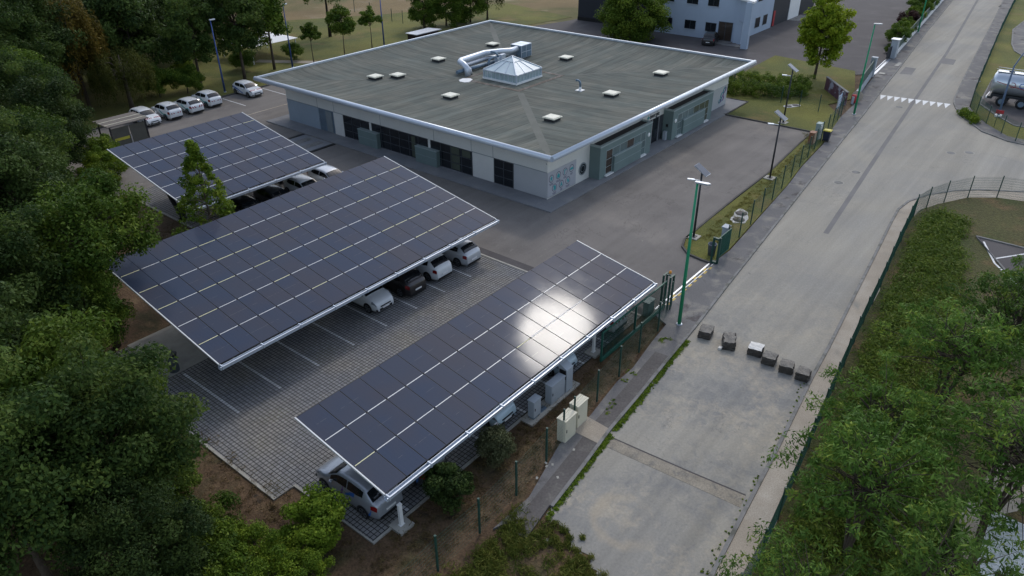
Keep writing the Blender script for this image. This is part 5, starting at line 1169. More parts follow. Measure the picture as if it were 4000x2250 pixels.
r = thing('bike_shelter', 'white ribbed roof seen through the ash trees at the bottom right corner', 'shelter', (-18.4, -34.4, .05))
b = MB()
for q in range(22):
    x = -21.2+q*.26; b.box(x, x+.205, -36.6, -32.2, 2.28, 2.31); b.box(x+.2, x+.262, -36.6, -32.2, 2.285, 2.35)
b.build('roof', 'white', r, world=True)
for (x, y) in ((-21, -32.5), (-15.8, -32.5), (-21, -36.3), (-15.8, -36.3)):
    b = MB(); b.box(x-.05, x+.05, y-.05, y+.05, .05, 2.279); b.build('post', 'galv', r, world=True)
sheet('side_path', [(-24, -31.7), (-13.5, -31.4), (-9, -32.0), (-9, -34), (-12, -33.2), (-13.4, -32.1), (-24, -32.15)], .066, 'gravel', -.1)

# ------------------------------------------------------------------ blue grey office building and dark halls behind
gb = thing('grey_building', 'two storey blue grey office building at the top with small dark windows', 'building', (70, 20, .05))
GX, GY0, GY1 = 64.0, 13.8, 27.0
b = MB(); b.box(GX, 77.5, GY0, GY1, .05, 8.2); b.build('wall', 'villa_blue', gb, world=True)
def gwin_x(y0, y1, z0, z1, m='win', lab=None):
    f_ = MB(); f_.box(GX-.05, GX-.002, y0-.05, y1+.05, z0-.05, z1+.05); w = f_.build('window', 'frame_dark', gb, world=True)
    p = MB(); p.box(GX-.06, GX-.0505, y0, (y0+y1)/2-.03, z0, z1); p.box(GX-.06, GX-.0505, (y0+y1)/2+.03, y1, z0, z1); p.build('pane', m, w, world=True)
    s_ = MB(); s_.box(GX-.14, GX-.061, y0-.08, y1+.08, z0-.14, z0-.055); s_.build('sill', 'cab_grey', w, world=True)
for (y0, y1) in ((24.1, 25.7), (20.2, 21.9), (16.9, 18.5)): gwin_x(y0, y1, 1.2, 2.35)
for (y0, y1) in ((24.1, 25.7), (20.2, 21.9), (16.9, 18.5)): gwin_x(y0, y1, 4.75, 5.95)
b = MB(); b.box(GX-.04, GX-.002, 14.3, 16.5, .1, 2.75); d = b.build('glass_door', 'frame_dark', gb, world=True)
b = MB(); b.box(GX-.05, GX-.0405, 14.4, 15.35, .2, 2.65); b.box(GX-.05, GX-.0405, 15.45, 16.4, .2, 2.65); b.build('pane', 'win_brown', d, world=True)
def gwin_y(x0, x1, z0, z1):
    f_ = MB(); f_.box(x0-.05, x1+.05, GY0-.05, GY0-.002, z0-.05, z1+.05); w = f_.build('window', 'frame_grey', gb, world=True)
    p = MB(); p.box(x0, x1, GY0-.06, GY0-.0505, z0, z1); p.build('pane', 'win', w, world=True)
for (x0, x1) in ((70.9, 72.6), (73.9, 75.4)): gwin_y(x0, x1, 1.0, 2.4); gwin_y(x0, x1, 4.8, 6.0)
# sculpted porch: slanted fin wall standing out from the corner
b = MB(); b.box(60.9, 61.5, 10.6, 11.5, .05, 6.2); b.build('porch_pillar', 'villa_blue', gb, world=True)
b = MB(); i = len(b.v)
b.prism([(61.5, 10.8), (64.0, 13.3), (63.7, 13.6), (61.2, 11.1)], 3.3, 6.199); b.box(63.4, 63.99, 12.6, 13.79, .05, 6.19); b.build('porch_fin', 'villa_blue', gb, world=True)
b = MB(); b.prism([(60.7, 10.4), (61.6, 10.4), (66.5, 13.0), (66.5, 13.79), (63.2, 14.4)], 6.2, 6.45); b.build('porch_roof', 'white', gb, world=True)
b = MB(); b.prism([(63.99, 13.79), (63.99, 18.4), (62.4, 18.4), (61.2, 14.2), (61.6, 11.6)], .05, .14); b.build('porch_step', 'sidewalk', gb, world=True)
h1 = thing('dark_hall', 'black clad hall joining the left side of the blue grey building', 'building', (66, 36, .05))
b = MB(); b.box(64.6, 110, 27.02, 41.8, .05, 8.6); b.build('wall', 'hall_dark', h1, world=True)
b = MB(); b.box(64.5, 64.598, 27.02, 41.8, .05, .6); b.build('plinth', 'black', h1, world=True)
b = MB(); b.box(64.3, 110.2, 26.9, 42, 8.61, 8.8); b.build('roof', 'galv', h1, world=True)
h2 = thing('dark_hall', 'dark hall with a tall white sliding door right of the blue grey building', 'building', (90, 20, .05))
b = MB(); b.box(77.52, 97, GY0+.15, 26.9, .05, 8.4); b.build('wall', 'hall_dark', h2, world=True)
b = MB(); b.box(84.9, 89.6, GY0+.05, GY0+.148, .05, 4.6); b.build('sliding_door', 'white', h2, world=True)
b = MB(); b.box(84.9, 90.5, GY0-1.6, GY0+.04, .05, .1); b.build('door_ramp', 'kerb', h2, world=True)
b = MB(); b.box(78.3, 78.95, GY0+.06, GY0+.148, .1, 2.4); b.build('door', 'red', h2, world=True)
b = MB(); b.box(77.4, 97.2, GY0+.0, 27.01, 8.41, 8.6); b.build('roof', 'galv', h2, world=True)

# ------------------------------------------------------------------ tanker semi-trailer
tk = thing('tanker_trailer', 'silver tanker semi trailer with blue lettering parked behind the mesh fence', 'tanker trailer', (53.1, -25, .085))
b = MB(); b.lathe([(.35, .05), (.8, .02), (1.08, -.12), (1.2, -.4), (1.22, -.8), (1.22, -9.5), (1.1, -9.9), (.5, -10)], (53.1, -20.75, 2.35), 36, axis='y'); b.build('tank', 'tank', tk, world=True)
b = MB()
for x in (52.6, 53.6): b.tube([(x, -20.8, 3.75), (x, -30.4, 3.75)], .03, 6)
b.box(52.55, 53.65, -30.3, -20.9, 3.5, 3.54)
for y in (-21, -22.5, -24, -25.5): b.box(52.58, 52.62, y-.02, y+.02, 3.54, 3.74)
b.build('catwalk', 'alu', tk, world=True)
for y in (-22.2, -24.6): b = MB(); b.lathe([(.28, 0), (.28, .12), (.1, .16)], (53.1, y, 3.54), 14); b.build('hatch', 'steel_dark', tk, world=True)
b = MB(); b.box(52.3, 53.9, -30, -21.0, .95, 1.2); b.box(52.1, 54.1, -21.2, -20.7, .7, .95); b.build('chassis', 'steel_dark', tk, world=True)
b = MB(); b.box(52.0, 54.2, -20.75, -20.6, .75, .92); b.build('bumper', 'white', tk, world=True)
for y in (-22.2, -24.05, -25.9):
    for x, sg_ in ((51.98, -1), (54.22, 1)):
        b = MB(); b.lathe([(.3, -.17), (.5, -.16), (.53, -.1), (.53, .1), (.5, .16), (.3, .17)], (x, y, .62), 24, axis='x'); w = b.build('wheel', 'rubber', tk, world=True)
        b = MB(); b.lathe([(.29, -.02), (.2, .0), (.12, -.06*sg_)], (x+sg_*.155, y, .62), 18, axis='x'); b.build('rim', 'zinc_dark', w, world=True)
    b = MB(); b.tube([(51.98, y+.62*math.cos(t), .62+.62*math.sin(t)) for t in [math.pi*q/10 for q in range(11)]], .03, 5); b.build('mudguard', 'steel_dark', tk, world=True)
b = MB(); P_ = []
for q in range(15):
    y = -21.25-q*.42; zz = 2.62-.7*math.sin(min(1, q/13)*math.pi/2); th = math.asin(max(-1, min(1, (zz-2.35)/1.22))); P_.append((53.1-1.228*math.cos(th), y, zz))
b.tube(P_, .035, 5); b.build('livery_stripe', 'deco_red', tk, world=True)
tm = text_mesh('CPE', .72, .01, 'deco_blue', 'tank_lettering', tk, Matrix.Translation((51.865-53.1, -23.95+25, 2.46-.085)) @ Matrix.Rotation(R_(-90), 4, 'Z') @ Matrix.Rotation(R_(90), 4, 'X'))
b = MB(); b.tube([(51.87, -22.75+.28*math.cos(t), 2.45+.26*math.sin(t)) for t in [2*math.pi*q/16*.7+.9 for q in range(17)]], .03, 5); b.build('tank_emblem', 'deco_red', tk, world=True)
r = thing('warning_sign', 'small red sign on a slender green fence post before the lorry park', 'sign', (44.3, -22.4, .06))
b = MB(); b.tube([(43.9, -23.0, .06), (43.9, -23.0, 1.5)], .03, 6); b.build('post', 'green_dark', r, world=True)
b = MB(); b.bar((43.85, -22.75, 1.6), (43.85, -23.45, 1.6), .03, .35); b.build('plate', 'red', r, world=True)

# ------------------------------------------------------------------ vegetation
def leaf_mesh(name, C, Rr, cnt, size, aspect, seed, m, droop=.0, up=.35, shell=2.2, flat=False, tspread=.25):
    """many small leaf faces scattered through clumps; tint varies by clump and leaf"""
    rg = np.random.RandomState(seed); C = np.asarray(C, float); Rr = np.asarray(Rr, float)
    if Rr.ndim == 1: Rr = np.repeat(Rr[:, None], 3, 1)
    cnt = np.asarray(cnt if np.ndim(cnt) else np.full(len(C), cnt)).astype(int)
    idx = np.repeat(np.arange(len(C)), cnt); Mn = len(idx)
    u = rg.normal(size=(Mn, 3)); u /= np.linalg.norm(u, axis=1)[:, None]
    rad = rg.random_sample(Mn)**(1/shell)
    p = C[idx]+u*Rr[idx]*rad[:, None]
    nrm = u*.6+rg.normal(size=(Mn, 3))*.55+np.array([0, 0, up]); nrm /= np.linalg.norm(nrm, axis=1)[:, None]
    a = rg.normal(size=(Mn, 3))+np.array([0, 0, -droop*3]); a -= nrm*np.sum(a*nrm, 1)[:, None]; a /= np.linalg.norm(a, axis=1)[:, None]
    bb = np.cross(nrm, a); s = size*(.45+1.1*rg.random_sample(Mn)**1.5)[:, None]
    v = np.empty((Mn, 4, 3)); v[:, 0] = p-a*s*.5; v[:, 1] = p+bb*s*.5*aspect+a*s*.08; v[:, 2] = p+a*s*.5; v[:, 3] = p-bb*s*.5*aspect+a*s*.08
    tint = np.clip(.5+(rg.random_sample(len(C))-.5)[idx]*.95+rg.normal(size=Mn)*tspread, 0, 1)
    me = bpy.data.meshes.new(name); me.vertices.add(Mn*4); me.vertices.foreach_set('co', v.reshape(-1))
    me.loops.add(Mn*4); me.loops.foreach_set('vertex_index', np.arange(Mn*4, dtype=np.int32))
    me.polygons.add(Mn); me.polygons.foreach_set('loop_start', np.arange(0, Mn*4, 4, dtype=np.int32)); me.polygons.foreach_set('loop_total', np.full(Mn, 4, dtype=np.int32))
    at = me.attributes.new('tint', 'FLOAT', 'POINT'); at.data.foreach_set('value', np.repeat(tint, 4).astype(np.float32))
    me.update(calc_edges=True); me.materials.append(LF[m]); return me

def tree_parts(kind, seed, h, rx, m, n=60, per=330, leaf=.3, asp=.5, trunk=.16, base=.3, cl=1.0, bark='bark', limbs=40, droop=.1, nstem=1):
    rg = np.random.RandomState(seed); C = []; Rr = []
    zc = h*(base+1)/2; rz = h*(1-base)/2
    if kind == 'round':
        lob = rg.normal(size=(7, 3)); lob /= np.linalg.norm(lob, axis=1)[:, None]
        while len(C) < n:
            u = rg.normal(size=3); u /= np.linalg.norm(u)
            k = .50+.45*rg.random_sample(); k *= 1+.22*max(0, (lob@u).max()-.55)*2-.12
            if u[2] < -.75: continue
            prof = 1.0 if u[2] > -.2 else 1.0-.25*(-u[2]-.2)
            C.append((u[0]*rx*k*prof, u[1]*rx*k*prof, zc+u[2]*rz*k)); s_ = cl*(.7+.6*rg.random_sample()); Rr.append((s_, s_, s_*.72))
    elif kind == 'cone':
        for q in range(n):
            t = (q+.5)/n; z = h*(base+(1-base)*t); r = rx*(1-t)**.8*(.5+.6*rg.random_sample())+.05; a = rg.random_sample()*6.283
            C.append((r*math.cos(a), r*math.sin(a), z)); s_ = cl*(.55+.6*(1-t))*(.8+.4*rg.random_sample()); Rr.append((s_, s_, s_*.9))
    elif kind == 'weep':
        for q in range(n):
            a = rg.random_sample()*6.283; r = rx*(.25+.75*rg.random_sample()**.6); zt_ = h*(1-.35*(r/rx)**2)-rg.random_sample()*h*.12; ln = (zt_-h*base)*(.35+.6*rg.random_sample())
            C.append((r*math.cos(a), r*math.sin(a), zt_-ln/2)); Rr.append((cl*.55, cl*.55, ln/2))
    elif kind == 'open':
        while len(C) < n:
            u = rg.normal(size=3); u /= np.linalg.norm(u)
            if u[2] < -.45: continue
            k = .3+.72*rg.random_sample(); C.append((u[0]*rx*k, u[1]*rx*k, zc+u[2]*rz*k)); s_ = cl*(.5+.8*rg.random_sample()); Rr.append((s_, s_, s_*.6))
    crown = leaf_mesh('crown', C, Rr, per, leaf, asp, seed, m, droop)
    b = MB(); st = []
    for k in range(nstem):
        a = 6.283*k/nstem; o = .25*rx if nstem > 1 else 0
        top = (o*math.cos(a)+rg.normal()*.15, o*math.sin(a)+rg.normal()*.15, h*(.78 if kind != 'cone' else .97))
        m1 = (top[0]*.35+rg.normal()*.08, top[1]*.35+rg.normal()*.08, h*.38)
        b.tube([(0, 0, -.1), (m1[0]*.3, m1[1]*.3, h*.15), m1, top], [trunk*1.25, trunk, trunk*.75, trunk*.18], 8); st.append((m1, top))
    for q in rg.permutation(len(C))[:limbs]:
        c = C[q]; m1, top = st[q % nstem]; t = min(.9, max(.05, (c[2]*.72-h*.25)/(h*.55)))
        s0 = tuple(m1[i]+(top[i]-m1[i])*t for i in range(3)) if c[2] > h*.3 else (m1[0]*.5, m1[1]*.5, h*.22)
        mid = tuple((s0[i]*.5+c[i]*.5) for i in range(3)); mid = (mid[0], mid[1], mid[2]+(.05 if kind != 'weep' else .25)*h*.3)
        b.tube([s0, mid, c], [trunk*.32, trunk*.2, trunk*.07], 5, cap=False)
    me = bpy.data.meshes.new('trunk'); me.from_pydata(b.v, [], b.f); me.materials.append(M[bark]); me.polygons.foreach_set('use_smooth', b.sm); me.update()
    return me, crown
def plant(parts, x, y, label, cat='tree', name='tree', s=1.0, sz=None, rot=None, group=None, z=0.0):
    r = thing(name, label, cat, (x, y, z), random.uniform(0, 6.28) if rot is None else rot, group); r.scale = (s, s, sz if sz else s)
    link('trunk', parts[0], r); link('crown', parts[1], r); return r
OAK = [tree_parts('round', 11+k, 11, 4.0, mm, n=120, per=520, leaf=.19, asp=.5, cl=.95, base=.14) for k, mm in enumerate(('dark', 'deep', 'dark'))]
OAKM = tree_parts('round', 21, 8, 3.2, 'mid', n=90, per=450, leaf=.17, cl=.75, base=.12)
BUSH = tree_parts('round', 23, 3.2, 2.0, 'mid', n=44, per=480, leaf=.13, cl=.55, base=.0, trunk=.06, limbs=14)
BUSHL = tree_parts('round', 24, 3.0, 2.0, 'lime', n=44, per=480, leaf=.12, cl=.52, base=.0, trunk=.06, limbs=14)
DEEP = tree_parts('round', 25, 15, 5.0, 'deep', n=80, per=260, leaf=.42, cl=1.5, base=.08, bark='bark_dark')
rg = random.Random(5)
WL = 'dense dark broadleaf tree in the wood left of the carports'
GW = 'trees of the dark wood on the left'
# edge of the wood measured along the carports, then rows behind it
edge = [(-37.5, -15), (-36.6, -11), (-35.6, -6.5), (-34.6, -2), (-35.6, 3), (-34.0, 8), (-31.2, 13), (-28.6, 18), (-26.0, 23.5), (-23.6, 29), (-21.2, 34.5), (-19.0, 40), (-17.5, 45.5)]
ht = [.45, .62, .80, .88, .92, .92, .88, .92, .92, .86, .88, .95, 1.0]
k = 0
for row, (off_, add) in enumerate(((.9, 0), (4.2, .08), (8.5, .14), (13.5, .2), (19, .25), (25, .25))):
    for q, (ex, ey) in enumerate(edge):
        x = ex-off_*.92+rg.uniform(-.8, .8); y = ey+off_*.38+rg.uniform(-1, 1)
        if row > 0 and ey < -8: continue
        if y < -9 and row > 0: continue
        s = ht[q]+add+rg.uniform(-.05, .06)
        plant(OAK[(k*7+row) % 3] if row else (OAK[k % 3] if q % 3 else OAKM), x, y, WL, 'tree', 'oak_tree', s*(1 if row or q % 3 else 1.25), rot=rg.uniform(0, 6.28), group=GW); k += 1
OAKH = tree_parts('round', 22, 8.6, 3.3, 'mid', n=80, per=450, leaf=.17, cl=.75, base=.42)
plant(OAKM, -31.5, 7.3, 'low mid green tree left of the pale concrete floor', 'tree', 'oak_tree', .78)
plant(OAKH, -29.75, 8.75, 'mid green tree overhanging the left corner of the middle carport', 'tree', 'oak_tree', 1.15)
for (x, y, s) in ((-21, 50.5, 1.15), (-16.5, 53.5, 1.25), (-24.5, 46.5, 1.2), (-13.0, 57.5, 1.3), (-28, 40, 1.2)):
    plant(OAK[int(s*100) % 3], x, y, WL, 'tree', 'oak_tree', s, rot=x, group=GW)
# undergrowth filling the foot of the wood
SHR = 'leafy shrub in the undergrowth at the edge of the left wood'
for (x, y, s, kk) in ((-34.0, -4.5, .8, 0), (-34.4, .2, .75, 0), (-34.4, -8.4, .8, 0), (-35.6, -10.6, .9, 0), (-33.0, 6.5, .8, 0), (-31.2, 10.8, .9, 0), (-27.5, 15.5, .8, 0), (-25.5, 20, .9, 0), (-22.5, 26, .9, 0), (-20.3, 30.5, 1.0, 1), (-18.6, 33.5, 1.0, 1), (-17.2, 36.5, 1.1, 1), (-21.5, 28.6, .9, 0)):
    plant((BUSH, BUSHL)[kk], x, y, SHR if not kk else 'yellow green shrub at the edge of the wood beside the far carport', 'shrub', 'shrub', s, rot=rg.uniform(0, 6.28), group='undergrowth shrubs' if not kk else 'yellow green shrubs by the far carport')
# light bushes in the lower left corner
GB = 'light green bushes in the lower left corner'
for (x, y, s, lb) in ((-34.2, -12.4, .72, 'light green bush just left of the grey striped car, topmost of the corner thicket'), (-35.4, -14.2, .95, 'light green bush in the middle of the lower left thicket'), (-37.0, -12.6, 1.0, 'light green bush on the dark wood side of the lower left thicket'), (-34.6, -15.9, .62, 'light green bush at the bottom edge below the round bright bush'), (-37.2, -15.6, 1.0, 'light green bush at the bottom edge near the lower left corner'), (-38.2, -12.8, 1.1, 'light green bush at the far bottom left of the thicket')):
    plant(BUSHL if s < .95 else BUSH, x, y, lb, 'bush', 'bush', s, rot=rg.uniform(0, 6.28), group=GB)
RB = tree_parts('round', 31, 2.3, 1.15, 'bright', n=40, per=420, leaf=.12, asp=.55, cl=.42, base=.02, trunk=.05, limbs=12)
plant(RB, -31.4, -11.55, 'rounded bright green bush hiding the side of the grey striped car', 'bush', 'bush', 1.12)
DB = tree_parts('round', 32, 2.5, 1.15, 'deep', n=40, per=420, leaf=.13, asp=.55, cl=.45, base=.0, trunk=.05, limbs=12)
plant(DB, -26.6, -14.2, 'dark green round bush below the near gutter corner of the front carport', 'bush', 'bush', .9)
OB = tree_parts('round', 33, 1.7, .78, 'olive', n=30, per=420, leaf=.10, asp=.45, cl=.32, base=.0, trunk=.04, limbs=8)
plant(OB, -23.35, -13.95, 'small olive green rounded shrub beside the pale blue hatchback', 'shrub', 'shrub', 1.1)
for (x, y, s, lb) in ((-34.6, -9.7, .8, 'light green bush beside the bare soil, highest of the lower left thicket'), (-33.5, -10.6, .66, 'light green bush between the bare soil and the round bright bush'), (-36.0, -9.0, .95, 'light green bush under the dark wood at the lower left'), (-33.0, -12.9, .6, 'light green bush below the round bright bush, right end of the thicket'), (-35.6, -11.7, .8, 'light green bush in the centre of the lower left thicket')):
    plant(BUSHL, x, y, lb, 'bush', 'bush', s, rot=rg.uniform(0, 6.28), group=GB)
# slender tree between the carports
CT = tree_parts('cone', 35, 8.9, 2.7, 'lime', n=150, per=95, leaf=.17, asp=.6, cl=.44, base=.03, trunk=.09, limbs=80)
plant(CT, -20.9, 12.3, 'slender pointed yellow green tree rising between two carports', 'tree', 'young_tree', 1.0)
# lawn trees behind the far lot
LT = tree_parts('round', 41, 10.5, 3.1, 'dark', n=70, per=300, leaf=.30, cl=.95, base=.2, trunk=.16)
LT2 = tree_parts('round', 42, 10.5, 2.8, 'mid', n=60, per=280, leaf=.30, cl=.9, base=.2, trunk=.15)
plant(LT, 3.0, 54.4, 'dark lawn tree behind the parked white cars with the blue lamp post before it', 'tree', 'lawn_tree', 1.0)
plant(LT, 8.48, 53.6, 'dark lawn tree with bare trunk just left of the office roof corner', 'tree', 'lawn_tree', 1.12, rot=2.0)
plant(LT2, 13.6, 54.6, 'mid green lawn tree behind the office corner with a blue lamp against it', 'tree', 'lawn_tree', 1.05)
YT = tree_parts('open', 43, 5.2, 1.55, 'mid', n=46, per=90, leaf=.26, asp=.55, cl=.42, base=.42, trunk=.06, limbs=30)
YT2 = tree_parts('round', 44, 6.8, 1.7, 'mid', n=46, per=190, leaf=.24, cl=.6, base=.3, trunk=.06, limbs=26)
plant(YT, 18.93, 53.3, 'thin young tree with sparse pale crown, left one of the three behind the roof', 'tree', 'young_tree', 1.0)
plant(YT2, 24.24, 53.3, 'thin young tree with the fullest crown, middle one of the three behind the roof', 'tree', 'young_tree', 1.08)
plant(YT, 29.41, 53.45, 'thin young tree with sparse crown beside the blue pole, right one of the three', 'tree', 'young_tree', 1.08, rot=2.4)
WPB = tree_parts('weep', 45, 11.5, 3.6, 'mid', n=120, per=120, leaf=.28, asp=.35, cl=.9, base=.42, trunk=.22, bark='bark_dark', droop=.6)
plant(WPB, 30.93, 64.7, 'drooping birch with a dark trunk standing on the lawn behind the young trees', 'tree', 'birch_tree', 1.0)
WIL = tree_parts('weep', 46, 8.0, 3.6, 'willow', n=170, per=150, leaf=.30, asp=.16, cl=.7, base=.05, trunk=.25, droop=.9)
plant(WIL, -6.6, 52.3, 'weeping willow hanging over the parked white company cars', 'tree', 'willow_tree', .95)
BIR = tree_parts('weep', 47, 13, 2.9, 'birch', n=130, per=150, leaf=.30, asp=.3, cl=.8, base=.10, trunk=.16, droop=.6)
plant(BIR, -9.5, 56.0, 'tall yellowing weeping birch rising behind the willow', 'tree', 'birch_tree', 1.12)
plant(BUSH, .6, 53.3, 'grey green bush behind the parked white cars beside the willow', 'bush', 'bush', 1.1)
plant(BUSH, -2.2, 54.5, 'spreading bush right of the willow in the shade', 'bush', 'bush', 1.25)
plant(BUSH, 11.0, 57.5, 'bush in front of the white roofed pavilion', 'bush', 'bush', .95)
plant(BUSH, 18.5, 57.0, 'bush hiding the right posts of the white roofed pavilion', 'bush', 'bush', .8)
plant(BUSHL, 4.6, 61, 'yellow green bush glimpsed between the dark lawn trunks', 'bush', 'bush', .8)
# conifer like group behind the roof corner
CG = tree_parts('round', 51, 9.5, 2.9, 'mid', n=80, per=330, leaf=.26, cl=.95, base=-.15, trunk=.14)
CG2 = tree_parts('weep', 52, 9.5, 3.0, 'willow', n=90, per=130, leaf=.30, asp=.3, cl=.8, base=.08, trunk=.16, droop=.6)
for (x, y, s, p, lb) in ((44.2, 57.6, .85, CG, 'dark bushy tree at the left end of the group behind the roof corner'), (47.9, 56.2, .92, CG, 'dark bushy tree second in the group behind the roof corner'), (52.2, 54.8, .95, CG, 'dark bushy tree third in the group behind the roof corner'), (55.8, 54.2, .95, CG2, 'drooping pale tree at the right end of the group behind the roof corner')):
    plant(p, x, y, lb, 'tree', 'bushy_tree', s, group='group of trees behind the roof corner')
# dense background wood
BW = 'tall dark tree in the dense wood along the top left'
for row, (y0, n_) in enumerate(((68, 7), (78, 9), (90, 11), (104, 12))):
    for q in range(n_):
        x = -34+q*7.0+rg.uniform(-1.5, 1.5)+(row % 2)*3; y = y0+rg.uniform(-2, 2)+max(0, x)*.16
        if x > 24 and y < 84: continue
        plant(DEEP, x, y, BW, 'tree', 'forest_tree', rg.uniform(.85, 1.1), rot=rg.uniform(0, 6.28), group='trees of the background wood')
for (x, y) in ((-17, 58), (-20, 61), (-7, 63), (1, 64), (-26, 54), (7, 67), (13, 71), (-2, 59), (19, 77)):
    plant(DEEP, x, y, BW, 'tree', 'forest_tree', rg.uniform(.8, .95), rot=rg.uniform(0, 6.28), group='trees of the background wood')
# trees on the right of the office
RT = tree_parts('round', 55, 9.5, 5.2, 'fresh', n=150, per=420, leaf=.27, cl=1.15, base=-.22, trunk=.2)
plant(RT, 56.0, 26.4, 'broad round green tree reaching the ground between the roof and the grey building', 'tree', 'round_tree', 1.0)
MP = tree_parts('round', 56, 10.0, 3.3, 'maple', n=130, per=210, leaf=.30, asp=.6, cl=.74, base=.09, trunk=.15)
plant(MP, 51.2, -2.4, 'bright yellow green maple standing by the hedge near the upper road', 'tree', 'maple_tree', 1.0)
# hedges
def hedge(label, pts, w, h, m, seed, per=360, name='hedge', leaf=.17):
    C = []; Rr = []; rr = random.Random(seed)
    for a, c in zip(pts, pts[1:]):
        L = math.hypot(c[0]-a[0], c[1]-a[1]); n_ = max(2, int(L/.30))
        for q in range(n_):
            t = q/n_
            for lay in range(4):
                C.append((a[0]+(c[0]-a[0])*t+rr.uniform(-w, w)*.5, a[1]+(c[1]-a[1])*t+rr.uniform(-.2, .2), h*(.15+.22*lay)+rr.uniform(-.08, .08))); s_ = .36+.16*rr.random(); Rr.append((s_, s_, s_*.8))
    cx, cy = pts[0]; r = thing(name, label, 'hedge', (cx, cy, .05))
    C = np.array(C)-np.array([cx, cy, .0]); link('foliage', leaf_mesh('foliage', C, Rr, per//3, leaf, .5, seed, m), r)
    b = MB()
    for c in C[::7]: b.tube([(c[0], c[1], 0), (c[0]+.05, c[1], h*.6)], [.025, .012], 4, cap=False)
    b.build('stems', 'bark_dark', r); return r
hedge('clipped dark hedge row nearer the office beside the small lawn', [(38.9, 4.6), (39.4, 2.0), (40.6, -.9), (43.2, -4.6)], 2.3, 1.5, 'fresh', 61, 620, 'hedge', .12)
hedge('second clipped hedge row behind the first one on the lawn', [(43.6, 5.8), (44.1, 2.2), (45.0, -1.0), (46.6, -3.6)], 2.2, 1.5, 'fresh', 62, 620, 'hedge', .12)
for (x, y, s, m_, lb) in ((70.6, -5.9, .42, 'mid', 'small clipped round shrub beside the gate pillar'), (76.5, -5.2, .95, 'mid', 'rounded green shrub spilling over the hedge wall, nearest the pillar'), (81, -4.6, .9, 'lime', 'light green shrub second along the hedge wall'), (85.5, -4.0, .8, 'lime', 'yellow green shrub third along the hedge wall'), (89.5, -3.4, .95, 'red', 'purple leaved shrub beside the far green lamp'), (94.5, -2.9, .9, 'lime', 'light green shrub past the purple one along the hedge wall'), (101, -2.2, 1.1, 'mid', 'green shrub at the top end of the hedge wall'), (108, -1.4, 1.2, 'mid', 'green shrub last along the hedge wall before the frame edge')):
    pt = {'mid': BUSH, 'lime': BUSHL}.get(m_)
    if pt is None: pt = tree_parts('round', 63, 3.0, 1.9, 'red', n=30, per=260, leaf=.2, cl=.6, base=0, trunk=.05, limbs=10)
    plant(pt, x, y, lb, 'shrub', 'shrub', s, group='shrubs along the hedge wall')
hedge('low bramble mass under the mesh fence at the road bend', [(46.6, -19.6), (45.2, -20.6), (43.6, -21.4)], .9, .6, 'lime', 66)
# ash trees on the right embankment
ASH = [tree_parts('open', 71+k, 7.5, 3.6, 'ash', n=120, per=75, leaf=.26, asp=.26, cl=.56, base=.16, trunk=.10, limbs=110, droop=.35, nstem=4) for k in range(3)]
GA = 'ash trees on the right embankment'
for q, (x, y, s, lb) in enumerate(((-19.0, -28.3, .92, 'ash tree overhanging the teal fence in the lower right, nearest the road'), (-14.0, -27.6, .80, 'ash tree whose twigs reach over the sandy footpath beside the stone blocks'), (-8.2, -29.0, .92, 'ash tree in the middle of the right thicket'), (-3.0, -30.4, .85, 'open ash tree in front of the marked parking bays'), (-14.5, -32.2, 1.0, 'ash tree deep in the right thicket near the frame edge'), (-21.8, -31.4, .9, 'ash tree at the bottom right corner of the thicket'), (-8.5, -33.8, 1.0, 'ash tree at the right frame edge over the parking bays'), (-24.6, -27.9, .70, 'ash tree at the bottom edge touching the end of the teal fence'), (3.2, -30.9, .62, 'small ash tree at the corner of the parking bays'))):
    plant(ASH[q % 3], x, y, lb, 'tree', 'ash_tree', s, rot=q*1.7, group=GA, z=.05)
# ground cover mass on the embankment
rr = np.random.RandomState(81); C = []; Rr = []
for _ in range(1500):
    t = rr.random_sample(); x = -28+46*t; fy = np.interp(x, [-28, -20, -8, 4, 15, 18.5], [-26.2, -26.0, -24.7, -23.6, -22.7, -23.0]); wid = np.interp(x, [-28, -5, 8, 18], [4.5, 4.2, 3.6, 2.2])
    u = rr.random_sample(); C.append((x, fy-.35-u*wid, .12+.35*math.sin(min(1, u*1.6)*math.pi)*rr.random_sample()+.1)); s_ = .35+.45*rr.random_sample(); Rr.append((s_*1.2, s_*1.2, s_*.6))
tag(link('ground_cover', leaf_mesh('ground_cover', C, Rr, 70, .22, .22, 82, 'ivy', .2, up=.7)), 'tangled green ground cover behind the teal fence', 'ground cover', kind='stuff')
# rough grass: tufts and weeds by the kerbs, verge and road end
C = []; Rr = []
def scatter(n_, fn, z, s0, s1):
    for _ in range(n_): x, y = fn(); C.append((x, y, z)); s_ = s0+(s1-s0)*rr.random_sample(); Rr.append((s_, s_, s_*.5))
def along(pts, w):
    def f():
        i = rr.randint(len(pts)-1); t = rr.random_sample(); return (pts[i][0]+(pts[i+1][0]-pts[i][0])*t+rr.normal()*w, pts[i][1]+(pts[i+1][1]-pts[i][1])*t+rr.normal()*w)
    return f
scatter(260, along([(-24.6, -17.98), (-23, -17.75), (-21.3, -17.58), (-19.9, -17.42), (-18.6, -17.25)], .07), .03, .05, .15)
scatter(420, along([(-18.2, -17.22), (-16.5, -17.1), (-15.06, -16.98), (-13, -16.78), (-11.25, -16.62), (-9.2, -16.46)], .07), .03, .05, .15)
scatter(60, along([(-23, -24.4), (-19, -24.08), (-15.8, -23.78), (-12, -23.42), (-8.1, -23.0)], .10), .01, .02, .07)
scatter(30, along([(-27, -24.6), (-24, -24.45), (-21, -24.15)], .16), .02, .04, .13)
scatter(14, along([(-10.4, -15.3), (-9.6, -15.6)], .12), .1, .08, .18)
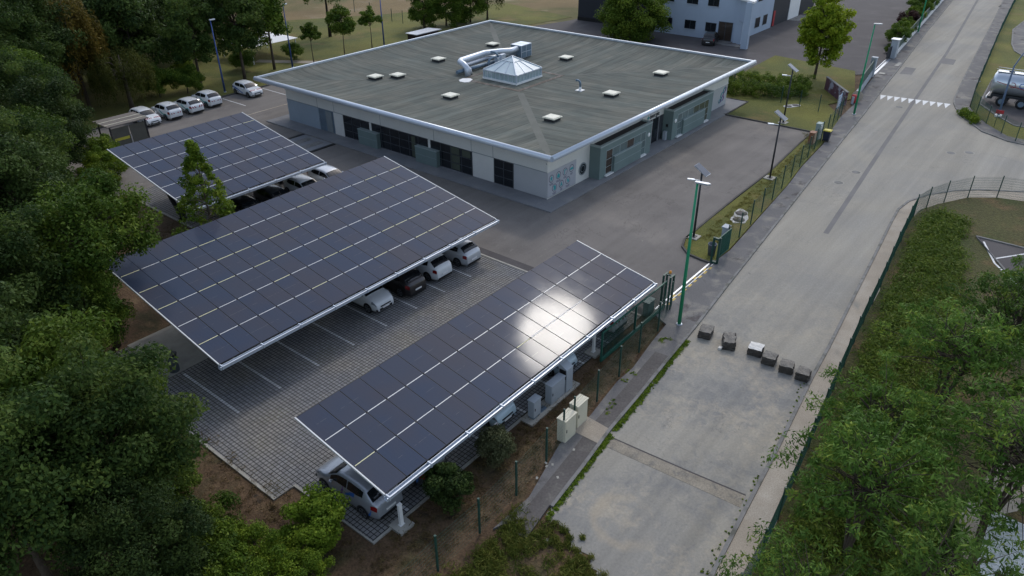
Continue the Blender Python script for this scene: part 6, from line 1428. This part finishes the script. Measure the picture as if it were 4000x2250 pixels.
for (x, y) in ((-14.6, -15.7), (-16.4, -16.1), (-17.2, -16.25), (-13.7, -15.6)): scatter(5, lambda: (x+rr.normal()*.2, y+rr.normal()*.15), .1, .06, .14)
tag(link('kerb_weeds', leaf_mesh('kerb_weeds', C, Rr, 22, .10, .35, 83, 'lime', 0, up=.4)), 'green weeds growing along the kerbs of the closed road', 'weeds', kind='stuff')
C = []; Rr = []
scatter(420, lambda: (-36+10.5*rr.random_sample(), -22.5+5.6*rr.random_sample()), .05, .2, .5)
scatter(160, along([(-33, -17.6), (-25.6, -17.4)], .45), .1, .2, .42)
scatter(60, along([(-26.2, -17.6), (-25.0, -18.6), (-25.6, -20.2), (-27, -21.6)], .35), .06, .12, .3)
tag(link('rough_grass', leaf_mesh('rough_grass', C, Rr, 85, .26, .10, 84, 'wildgrass', -.5, up=.1)), 'rough tufted grass at the broken near end of the road', 'grass', kind='stuff')
C = []; Rr = []
scatter(900, lambda: (-31+24*rr.random_sample(), -16.1+2.7*rr.random_sample()), .02, .15, .45)
scatter(300, lambda: (-33.5+3*rr.random_sample(), -13+14*rr.random_sample()), .02, .15, .45)
scatter(260, lambda: (-25+6*rr.random_sample(), 9.5+12*rr.random_sample()), .02, .15, .45)
C2 = [i for i, c in enumerate(C) if not (c[0] > -27 and c[1] < np.interp(c[0], [-24.2, -20.7, -18.1, -15, -13.4, -10.6, -8.5, -7.9], [-16.4, -15.6, -15.4, -15.15, -15.1, -14.75, -14.5, -13.4])) and not (c[0] > -30.1 and c[0] < -8 and c[1] > -13.3 and c[1] < 9)]
C = [C[i] for i in C2]; Rr = [Rr[i] for i in C2]
tag(link('dry_weeds', leaf_mesh('dry_weeds', C, Rr, 26, .16, .14, 85, 'dry', 0, up=.5)), 'dry brown weeds and leaf litter on the bare soil strips', 'weeds', kind='stuff')
C = []; Rr = []
scatter(520, lambda: (3+27.5*rr.random_sample(), 0), .1, .1, .3)
C = [(c[0], np.interp(c[0], [2, 12, 20, 28, 31, 34, 46], [-11.9, -11.3, -10.9, -10.4, -9.0, -6, -5.5])+(rr.random_sample()-.5)*np.interp(c[0], [2, 20, 31, 34, 46], [1.5, 1.3, 1.2, 4, 5]), .09) for c in C]
tag(link('verge_grass', leaf_mesh('verge_grass', C, Rr, 40, .11, .14, 86, 'turf', -.3, up=.2)), 'short tufted grass of the verge inside the yard fence', 'grass', kind='stuff')
